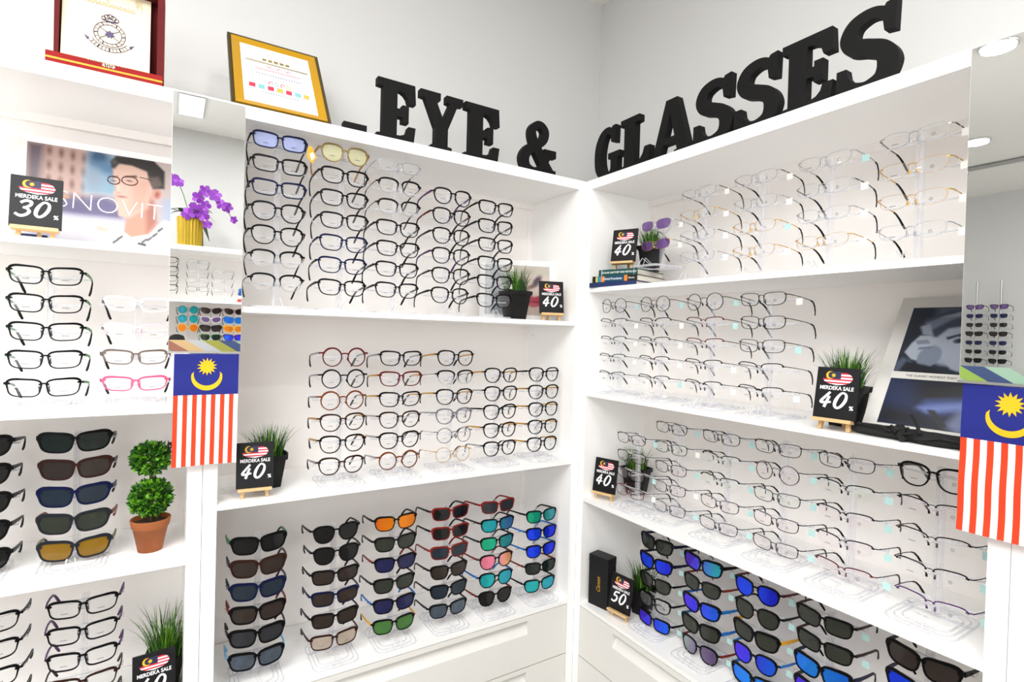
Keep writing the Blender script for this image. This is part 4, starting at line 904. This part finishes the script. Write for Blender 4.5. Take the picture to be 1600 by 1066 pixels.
# blue monochrome portrait leaning on the right unit's second shelf
t = thing('framed_picture', 'silver-framed blue monochrome portrait of a man resting his head on his hand', 'picture', P('R', 1.034, .084, y2 + .0003), RZ('R'))
pw, ph = .240, .178; LP_ = 32
SILF = mat('silver_grey_frame', 'd2d0cb', .35)
g_ = lambda x, y: ((x - 435) / 520., (y - 85) / 470.)
pr = [('e', .05, .9, .25, .3, 0, '1e2636', .1), ('p', [(.25, 0), (1, 0), (1, .2), (.3, .3)], '596274', .08), ('e', .12, .3, .1, .15, 0, '1c2434', .06),
      ('e', .52, .52, .24, .27, 25, 'a9b3c6', .03), ('p', [(.30, .50), (.42, .30), (.75, .18), (1.0, .25), (1, .9), (.72, 1.0), (.52, .92), (.36, .70)], 'b4bdcf', .02),
      ('p', [(.13, .32), (.17, .18), (.35, .06), (.62, .02), (1, .05), (1, .27), (.78, .20), (.60, .28), (.40, .33), (.32, .46), (.22, .46)], '3c4558', .025),
      ('p', [(.18, .24), (.36, .12), (.56, .10), (.40, .2), (.26, .34), (.2, .38)], '78839a', .03), ('p', [(.3, .16), (.5, .06), (.7, .07), (.5, .14)], '9aa5b8', .02), ('p', [(.14, .30), (.22, .26), (.28, .44), (.18, .42)], 'a3adbf', .02),
      ('p', [(.40, .46), (.52, .40), (.62, .42), (.60, .455), (.50, .45), (.42, .50)], '2f3749', .012), ('e', .52, .51, .045, .028, -15, '4a546a', .012), ('e', .525, .51, .02, .018, 0, '181f2e', .006), ('e', .80, .44, .05, .03, -15, '3a4458', .015),
      ('p', [(.66, .46), (.72, .5), (.74, .62), (.66, .66)], '6a768e', .02), ('p', [(.60, .72), (.74, .66), (.88, .60), (.88, .64), (.72, .72)], '3b4458', .012), ('e', .70, .74, .07, .02, -20, '7f8aa0', .015),
      ('p', [(.10, .56), (.16, .44), (.26, .44), (.34, .50), (.30, .60), (.34, .74), (.26, .84), (.14, .80), (.06, .70)], 'bcc5d4', .015), ('e', .30, .75, .10, .12, 15, '8a95aa', .015), ('p', [(.13, .52), (.24, .50), (.28, .56), (.16, .58)], '8d98ac', .01),
      ('p', [(.18, .62), (.30, .60), (.30, .63), (.18, .66)], '7a869c', .01), ('p', [(-.1, 1.0), (.06, .78), (.16, .84), (.12, 1.0)], '56627a', .03), ('p', [(.10, .84), (.30, .88), (.44, .96), (.5, 1.02), (.05, 1.02)], '151a26', .02), ('p', [(.9, .98), (1, .9), (1, 1.02), (.85, 1.02)], '232a3a', .03)]
dl = lambda o, z: leaned(o, LP_, (0, .004 * math.cos(R(LP_)) + z * math.sin(R(LP_)), z * math.cos(R(LP_)) - .004 * math.sin(R(LP_))))
pr = [(p[:1] + (p[1] * .86, p[2], p[3] * .9) + p[4:-1] + (p[-1] * .6,)) if p[0] == 'e' else (p[0], [(x * .86 if x < .99 else 1.05, y) for x, y in p[1]], p[2], p[3] * .6) for p in pr]
dl(ob('print', picture(pw, ph, 170, 130, pr, '202a3e'), t), .160)
pr = [('e', .1, .5, .25, .4, 0, '1c2a52', .1), ('p', [(.2, 0), (.7, 0), (.6, .3), (.3, .6)], '14161e', .08), ('p', [(.28, .62), (.34, .44), (.6, .36), (.8, .12), (1, .05), (1, .4), (.7, .55), (.42, .70)], '4f62a0', .04), ('p', [(.30, .60), (.5, .48), (.74, .36), (.6, .56), (.36, .68)], '7d8fce', .03),
      ('p', [(.55, .9), (.62, .6), (.8, .5), (1, .4), (1, 1), (.6, 1)], '9aa6d0', .06), ('e', .72, .72, .06, .12, 40, '4a5380', .04), ('e', .86, .62, .05, .14, 30, 'c3cbe6', .03), ('p', [(.84, .0), (1, 0), (1, .3), (.92, .26)], 'b9c0cc', .02), ('p', [(.0, .6), (.3, .7), (.55, 1), (0, 1)], '10121c', .06),
      ('p', [(.36, .62), (.42, .62), (.54, .92), (.49, .96)], '2c2c30', .01)]
dl(ob('print', picture(pw, .116, 120, 80, pr, '1a2440'), t), .028)
dl(MB().box(-pw / 2, pw / 2, -.0006, .004, .143, .161).build('mat_strip', mat('pale_card', 'e2e0da', .6), t), 0)
lt = ob('lettering', text_mesh('THE CLASSIC MOMENT THAT YOU SHOULD NEVER MISS', .0075, mat('print_dark', '26262a', .6), 0, .0002, 0, .95), t)
dl(lt, .152); lt.location.y -= .0008
leaned(frame_mb(pw + .050, .366, .027, .014).build('frame', SILF, t), LP_)

# books under the sale board on the right unit's top shelf
CAM_ = P
def book(label, u, e, z, w, d, h, rz, cover, spine_bits, name='book'):
    t = thing(name, label, 'book', P('R', u, e, z), RZ('R', rz), 'books stacked on the right unit')
    m = mat('cover_' + cover, cover, .45)
    MB().bbox(-w / 2, w / 2, 0, .0025, 0, h, .0012).box(-w / 2, w / 2, .0025, d, 0, .002).box(-w / 2, w / 2, .0025, d, h - .002, h).build('cover', m, t)
    MB().box(-w / 2 + .003, w / 2 - .003, .0026, d - .004, .0021, h - .0021).build('pages', mat('paper_edge', 'e9e4d8', .8, noise=.06, scale=300), t)
    for b in spine_bits:
        if b[0] == 't':
            o = ob('lettering', text_mesh(b[1], b[2], mat('spine_ink_' + b[4], b[4], .5), .0001, .0002, 0, b[5] if len(b) > 5 else 1), t); o.location = (b[3], -.0003, h / 2)
        else: MB().box(b[1], b[2], -.0004, .0004, .001, h - .001).build('spine_band', mat('band_' + b[3], b[3], .5), t)
    return t
book('navy hardback at the bottom of the stack by the sale board', .135, .012, y1 + .0002, .190, .175, .016, 12, '1e2f5e', [])
book('black textbook with blue and orange spine bands, middle of the stack', .140, .016, y1 + .0164, .176, .185, .0215, 14, '15161a',
     [('b', -.074, -.066, 'c9c23a'), ('b', -.066, -.052, '2a86b8'), ('b', -.052, -.038, 'e8843a'), ('b', -.036, .040, '0f4a66'), ('b', .040, .052, 'e8842a'), ('t', 'Clinical Procedures', .0105, -.006, 'f2f2f2', .9), ('t', 'Elsevier', .0075, .068, 'e2e2e2')])
book('green hardback titled OCULAR ANATOMY AND HISTOLOGY on top of the stack', .146, .026, y1 + .0381, .146, .200, .0215, 18, '0f4a45',
     [('t', 'OCULAR ANATOMY AND HISTOLOGY', .0088, .004, 'f0f4f2', .86), ('b', -.062, -.060, 'cfe0dc'), ('b', .060, .061, 'cfe0dc')])
# slim black box with gold script behind the sale board reading 50
t = thing('gift_box', 'slim upright black box with gold script beside the sale board reading 50', 'box', P('R', .088, .032, y4 + .0003), RZ('R', 12))
MB().bbox(-.040, .040, 0, .048, 0, .168, .001).build('body', BLACKB, t); MB().bbox(-.0405, .0405, -.0005, .0485, .150, .1755, .001).build('lid', BLACKB, t)
o = ob('lettering', text_mesh('Canon', .022, mat('gold_foil_ink', 'd8a42c', .35, metal=.3), 0, .0002, .35, .9), t); o.location = (.002, -.0003, .078); o.rotation_euler = (0, R(-90), 0)

# two black cloth pouches lying in front of the blue portrait
CLOTH = mat('black_pouch_cloth', '131314', .8, noise=.3, scale=120, bump=.4)
t = thing('fabric_pouch', 'black fabric pouch with a knotted strap before the blue portrait', 'pouch', P('R', 1.005, .040, y2 + .0002), RZ('R', -3))
def slab(w, d, h, seed):
    mb = MB(); rnd = random.Random(seed); nx, ny = 22, 6; vs = []
    ph = [rnd.uniform(0, 6) for _ in range(4)]
    for s in (1, -1):
        for j in range(ny + 1):
            for i in range(nx + 1):
                u, v = i / nx * 2 - 1, j / ny * 2 - 1; prof = max(0, (1 - u ** 6)) ** .5 * max(0, (1 - v ** 4)) ** .5
                taper = 1 - .45 * max(0, abs(u) - .5) * 2
                zt = h * (.5 + s * .5 * prof * (1 + .22 * math.sin(u * 9 + ph[0]) * math.cos(v * 3 + ph[1])))
                vs.append((u * w / 2, v * d / 2 * taper, max(0, zt)))
    n = (nx + 1) * (ny + 1); fs = []
    for j in range(ny):
        for i in range(nx):
            a = j * (nx + 1) + i; fs += [(a, a + 1, a + nx + 2, a + nx + 1), (n + a, n + a + nx + 1, n + a + nx + 2, n + a + 1)]
    return mb.add(vs, fs)
slab(.235, .062, .022, 3).build('body', CLOTH, t, smooth_=True)
k = MB().ribbon([(-.012, .020), (-.004, .031), (.004, .024), (-.002, .014), (.006, .004)], [.004, .005, .004, .005, .006], -.038, -.030)
k.tube([(-.020, -.034, .018), (-.030, -.034, .024), (-.018, -.036, .030), (-.004, -.037, .024), (.012, -.036, .030), (.022, -.034, .022), (.002, -.036, .016)], .0028, 6)
k.tube([(-.105, -.010, .012), (-.09, -.02, .024), (-.05, -.03, .026), (-.01, -.034, .024)], .0022, 6)
k.tube([(.030, -.030, .020), (.018, -.012, .034), (.000, .004, .052)], .0036, 6)
k.build('strap', CLOTH, t)
t = thing('fabric_pouch', 'smaller black fabric pouch at the right, partly under the right flag', 'pouch', P('R', 1.085, .030, y2 + .0002), RZ('R', 10))
slab(.13, .045, .020, 8).build('body', CLOTH, t, smooth_=True); MB().tube([(-.05, -.020, .010), (-.02, -.024, .018), (.02, -.024, .014), (.05, -.02, .02)], .002, 6).build('strap', CLOTH, t)
# orange paper tag hanging from the first pair
t = thing('price_tag', 'orange paper tag hanging from the top left pair with blue lenses', 'tag', P('L', -.936, .026, .476), R(-8))
MB().add([(-.004, 0, .012), (.004, 0, .016), (.018, .004, -.012), (.006, .004, -.030), (-.008, .001, -.014)], [(0, 1, 2, 3, 4)]).build('card', mat('tag_orange', 'f0a21c', .6), t)
MB().add([(-.001, -.0006, -.006), (.008, .0014, .0), (.014, .0029, -.012), (.005, .0030, -.022)], [(0, 1, 2, 3)]).build('label_sticker', WHITEP, t)

# ------------------------------------------------------------------ ceiling fittings
EM = mat('lamp_disc', 'ffffff', .5, emit=('ffffff', 6.0)); RIM = mat('lamp_rim', 'd8d8d8', .3, metal=.6)
for k, (x, y, pw_) in enumerate(DOWN[:2] + DOWN[2:]):
    t = thing('ceiling_light', ['round downlight seen in the right mirror, at its top', 'round downlight seen in the right mirror, halfway down'][k] if k < 2 else 'round recessed downlight in the white ceiling above the shop floor', 'light', (x, y, CEIL - .012), 0, 'recessed downlights' )
    MB().lathe([(.066, .0115), (.078, .0115), (.080, .006), (.078, .0), (.066, .003)], 32).build('rim', RIM, t) if False else MB().tube([(.073 * math.cos(a * math.pi / 16), .073 * math.sin(a * math.pi / 16), .006) for a in range(32)], .006, 6, closed=True).build('rim', RIM, t)
    MB().lathe([(.067, .006), (.067, .008)], 32).build('diffuser', EM, t)
t = thing('ceiling_light', 'small bright ceiling panel seen at the top of the left mirror', 'light', (-1.16, -2.70, CEIL - .01), 0)
MB().box(-.07, .07, -.19, .19, .002, .009).build('diffuser', mat('panel_diffuser', 'ffffff', .5, emit=('f4f8ff', 1.6)), t); MB().box(-.075, .075, -.195, -.19, 0, .01).box(-.075, .075, .19, .195, 0, .01).box(-.075, -.07, -.19, .19, 0, .01).box(.07, .075, -.19, .19, 0, .01).build('rim', RIM, t)
t = thing('ceiling_track', 'grey ceiling rail crossing the right mirror', 'rail', (-4.22, 0, CEIL - .03), 0)
MB().box(-.018, .018, -1.4, 1.15, 0, .022).build('rail', METAL, t); MB().lathe([(.012, -.03), (.016, 0)], 12, (0, .27)).build('end_fitting', METAL, t)

# ------------------------------------------------------------------ the opposite shelving, seen in the left mirror
YO = -2.86
t = unit('white shelving unit on the opposite side, seen in the left mirror', 'B', -.30, .88, [.178, -.192, -.5607], front=YO)
PB = lambda x, d, z: (x, YO - d, z + H0)
W5 = 'opposite unit upper shelf, in mirror'; W6 = 'opposite unit lower shelf, in mirror'
def mir_col(x, z0, rows, where, nm, specs):
    hs = []
    for k, sp in enumerate(specs):
        z = z0 - .0632 * k; kind, fc, lc = sp.split('|')[:3]; sun = lc not in ('c',)
        eyewear(fc + ' ' + WORD[kind] + (' sunglasses, ' if sun else ' eyeglasses, ') + ORD[k] + ' from top, ' + nm + ' column, ' + where, sp, PB(x, .09, z), R(180), 'eyewear reflected in the left mirror', 'none')
        hs.append(z - (.178 if z > .178 else -.192))
    stand('clear acrylic stand, ' + nm + ' column, ' + where, PB(x, .13, .178 if z0 > .178 else -.192), R(180), hs)
mir_col(-1.285, .45, 4, W5, 'first', ['rect|black|c'] * 4); mir_col(-1.095, .45, 4, W5, 'second', ['thinrect|silver|c', 'thinrect|silver|c', 'thinrect|silver|c', 'thinrect|black|c'])
mir_col(-.935, .39, 3, W5, 'third', ['thinrect|silver|c', 'rimless|silver|c', 'rimless|silver|c'])
mir_col(-1.150, .110, 3, W6, 'first', ['round|teal|tc', 'round|teal|tc', 'round|yellow|or']); mir_col(-1.010, .110, 4, W6, 'second', ['cat|dark red|br', 'cat|white|pu', 'way|black|br', 'soft|green|dg'])
mir_col(-.862, .110, 5, W6, 'third', ['cat|red|k', 'way|blue|bt', 'way|yellow|or', 'way|purple|pb', 'cat|pink|k'])
t = thing('black_hat', 'black felt hat on the opposite shelf, seen in the left mirror', 'hat', PB(-1.215, .07, -.192), 0)
MB().lathe([(.062, .0), (.066, .005), (.048, .014), (.050, .09), (.040, .120), (.015, .130), (.001, .131)], 24).build('felt', mat('black_felt', '0d0d0e', .9), t, smooth_=True)
for k, (c_, w_) in enumerate((('b8452e', .085), ('e4e6ea', .080), ('1f4f9a', .075), ('1f6fb8', .070))):
    t = thing('eyewear_case', ['red', 'white', 'dark blue', 'bright blue'][k] + ' case in the stack seen in the left mirror', 'case', PB(-.800, .08, .178 + .026 * k + .0003), R(180), 'cases stacked on the opposite shelf')
    MB().bbox(-w_ / 2, w_ / 2, 0, .06, 0, .024, .003).build('body', mat('case_' + c_, c_, .4), t); MB().box(-.016, .02, -.0006, 0, .006, .018).build('paper_label', WHITEP, t)
# purple orchid in a ribbed gold pot on top of the opposite unit
t = thing('potted_orchid', 'purple orchid in a ribbed gold pot, seen in the left mirror', 'plant', PB(-1.150, .11, ZT + .0003), 0); t['kind'] = 'thing'; t.scale = (1.45, 1.45, 1.45)
rb = MB(); n = 48; vs = []
for z, r_ in ((0, .052), (.14, .056)):
    for j in range(n): q = r_ * (1 if j % 2 else .93); vs.append((q * math.cos(2 * math.pi * j / n), q * math.sin(2 * math.pi * j / n), z))
rb.add(vs, [(j, (j + 1) % n, n + (j + 1) % n, n + j) for j in range(n)] + [tuple(range(n))[::-1], tuple(range(n, 2 * n))])
rb.build('pot', mat('ribbed_gold_pot', 'b99a2c', .35, metal=.5), t)
lf = MB(); rnd = random.Random(5)
for a, l, dr in ((200, .12, .03), (20, .12, -.02), (-30, .10, -.10), (140, .10, .02), (70, .09, .02), (-60, .12, -.13), (180, .09, .0)):
    a = R(a); pts = [(math.cos(a) * l * f, math.sin(a) * l * f, .14 + .03 * math.sin(f * 3.1) + dr * f * f) for f in (0, .25, .5, .75, 1)]
    nx_, ny_ = -math.sin(a), math.cos(a); ws_ = (.006, .018, .022, .016, .001)
    lf.add([(x + nx_ * w, y + ny_ * w, z) for (x, y, z), w in zip(pts, ws_)] + [(x - nx_ * w, y - ny_ * w, z) for (x, y, z), w in zip(pts, ws_)], [(k, k + 1, 5 + k + 1, 5 + k) for k in range(4)])
lf.build('leaf_cluster', mat('orchid_leaf', '17401f', .35), t)
stems = [[(0, 0, .14), (-.03, .0, .25), (-.05, 0, .30), (-.07, .01, .305)], [(0, .01, .14), (.02, .02, .24), (.07, .03, .26), (.14, .03, .23), (.18, .03, .15)], [(.01, .02, .14), (.01, .03, .20), (.05, .04, .20), (.09, .04, .17)]]
sm = MB()
for st in stems: sm.tube(st, .0022, 6)
sm.build('stem', mat('orchid_stem', '5f8a5a', .5), t)
PET = [mat('orchid_petal', '7a1fa0', .5), mat('orchid_petal_light', 'a04cc4', .5)]
for (x, y, z), r_ in (((-.075, .01, .31), .032), ((-.05, .01, .30), .024), ((.06, .04, .27), .030), ((.10, .04, .255), .032), ((.03, .04, .235), .028), ((.02, .05, .17), .038), ((.05, .05, .155), .032), ((-.01, .05, .15), .030), ((.13, .04, .215), .026), ((.155, .035, .205), .026), ((.185, .03, .15), .018), ((.06, .05, .20), .026), ((.07, .05, .11), .022)):
    f_ = MB()
    for k in range(5):
        a = 2 * math.pi * k / 5 + x * 40; w = .95 if k % 2 else .75; c, s_ = math.cos(a), math.sin(a)
        ring = [(x + c * r_ * q - s_ * r_ * w * v, y + .012 + .006 * q * math.cos(k), z + s_ * r_ * q + c * r_ * w * v) for q, v in ((0, 0), (.35, .42), (.8, .5), (1.05, 0), (.8, -.5), (.35, -.42))]
        f_.add(ring, [tuple(range(6))], 1 if k == 2 else 0)
    f_.build('blossom', PET, t)

# sunglasses display rods on the far wall, seen in the right mirror
for rj, (ry, nm) in enumerate(((.300, 'right'), (.475, 'left'))):
    t = thing('display_rod', 'chrome rod of sunglasses seen in the right mirror, ' + nm + ' one', 'display stand', (-5.30, ry, 0), 0, 'eyewear rods on the far wall')
    MB().tube([(.10, 0, .02), (.10, 0, H0 + .62)], .009, 8).build('rod', METAL, t); MB().lathe([(.06, 0), (.06, .02)], 24, (.10, 0)).build('base', METAL, t)
    for k in range(9):
        z = .375 - .083 * k; lc = ['pu', 'na', 'br', 'br', 'na', 'k', 'k', 'br', 'k'][k]; fc = 'silver' if k % 3 else 'black'
        eyewear(fc + ' sunglasses, ' + ORD[min(k, 7)] + (' from top' if k < 8 else ' place from top but lowest') + ', on the ' + nm + ' rod in the right mirror', 'soft|' + fc + '|' + lc, (-5.155, ry, H0 + z), R(90), 'sunglasses on the far wall rods', 'none')
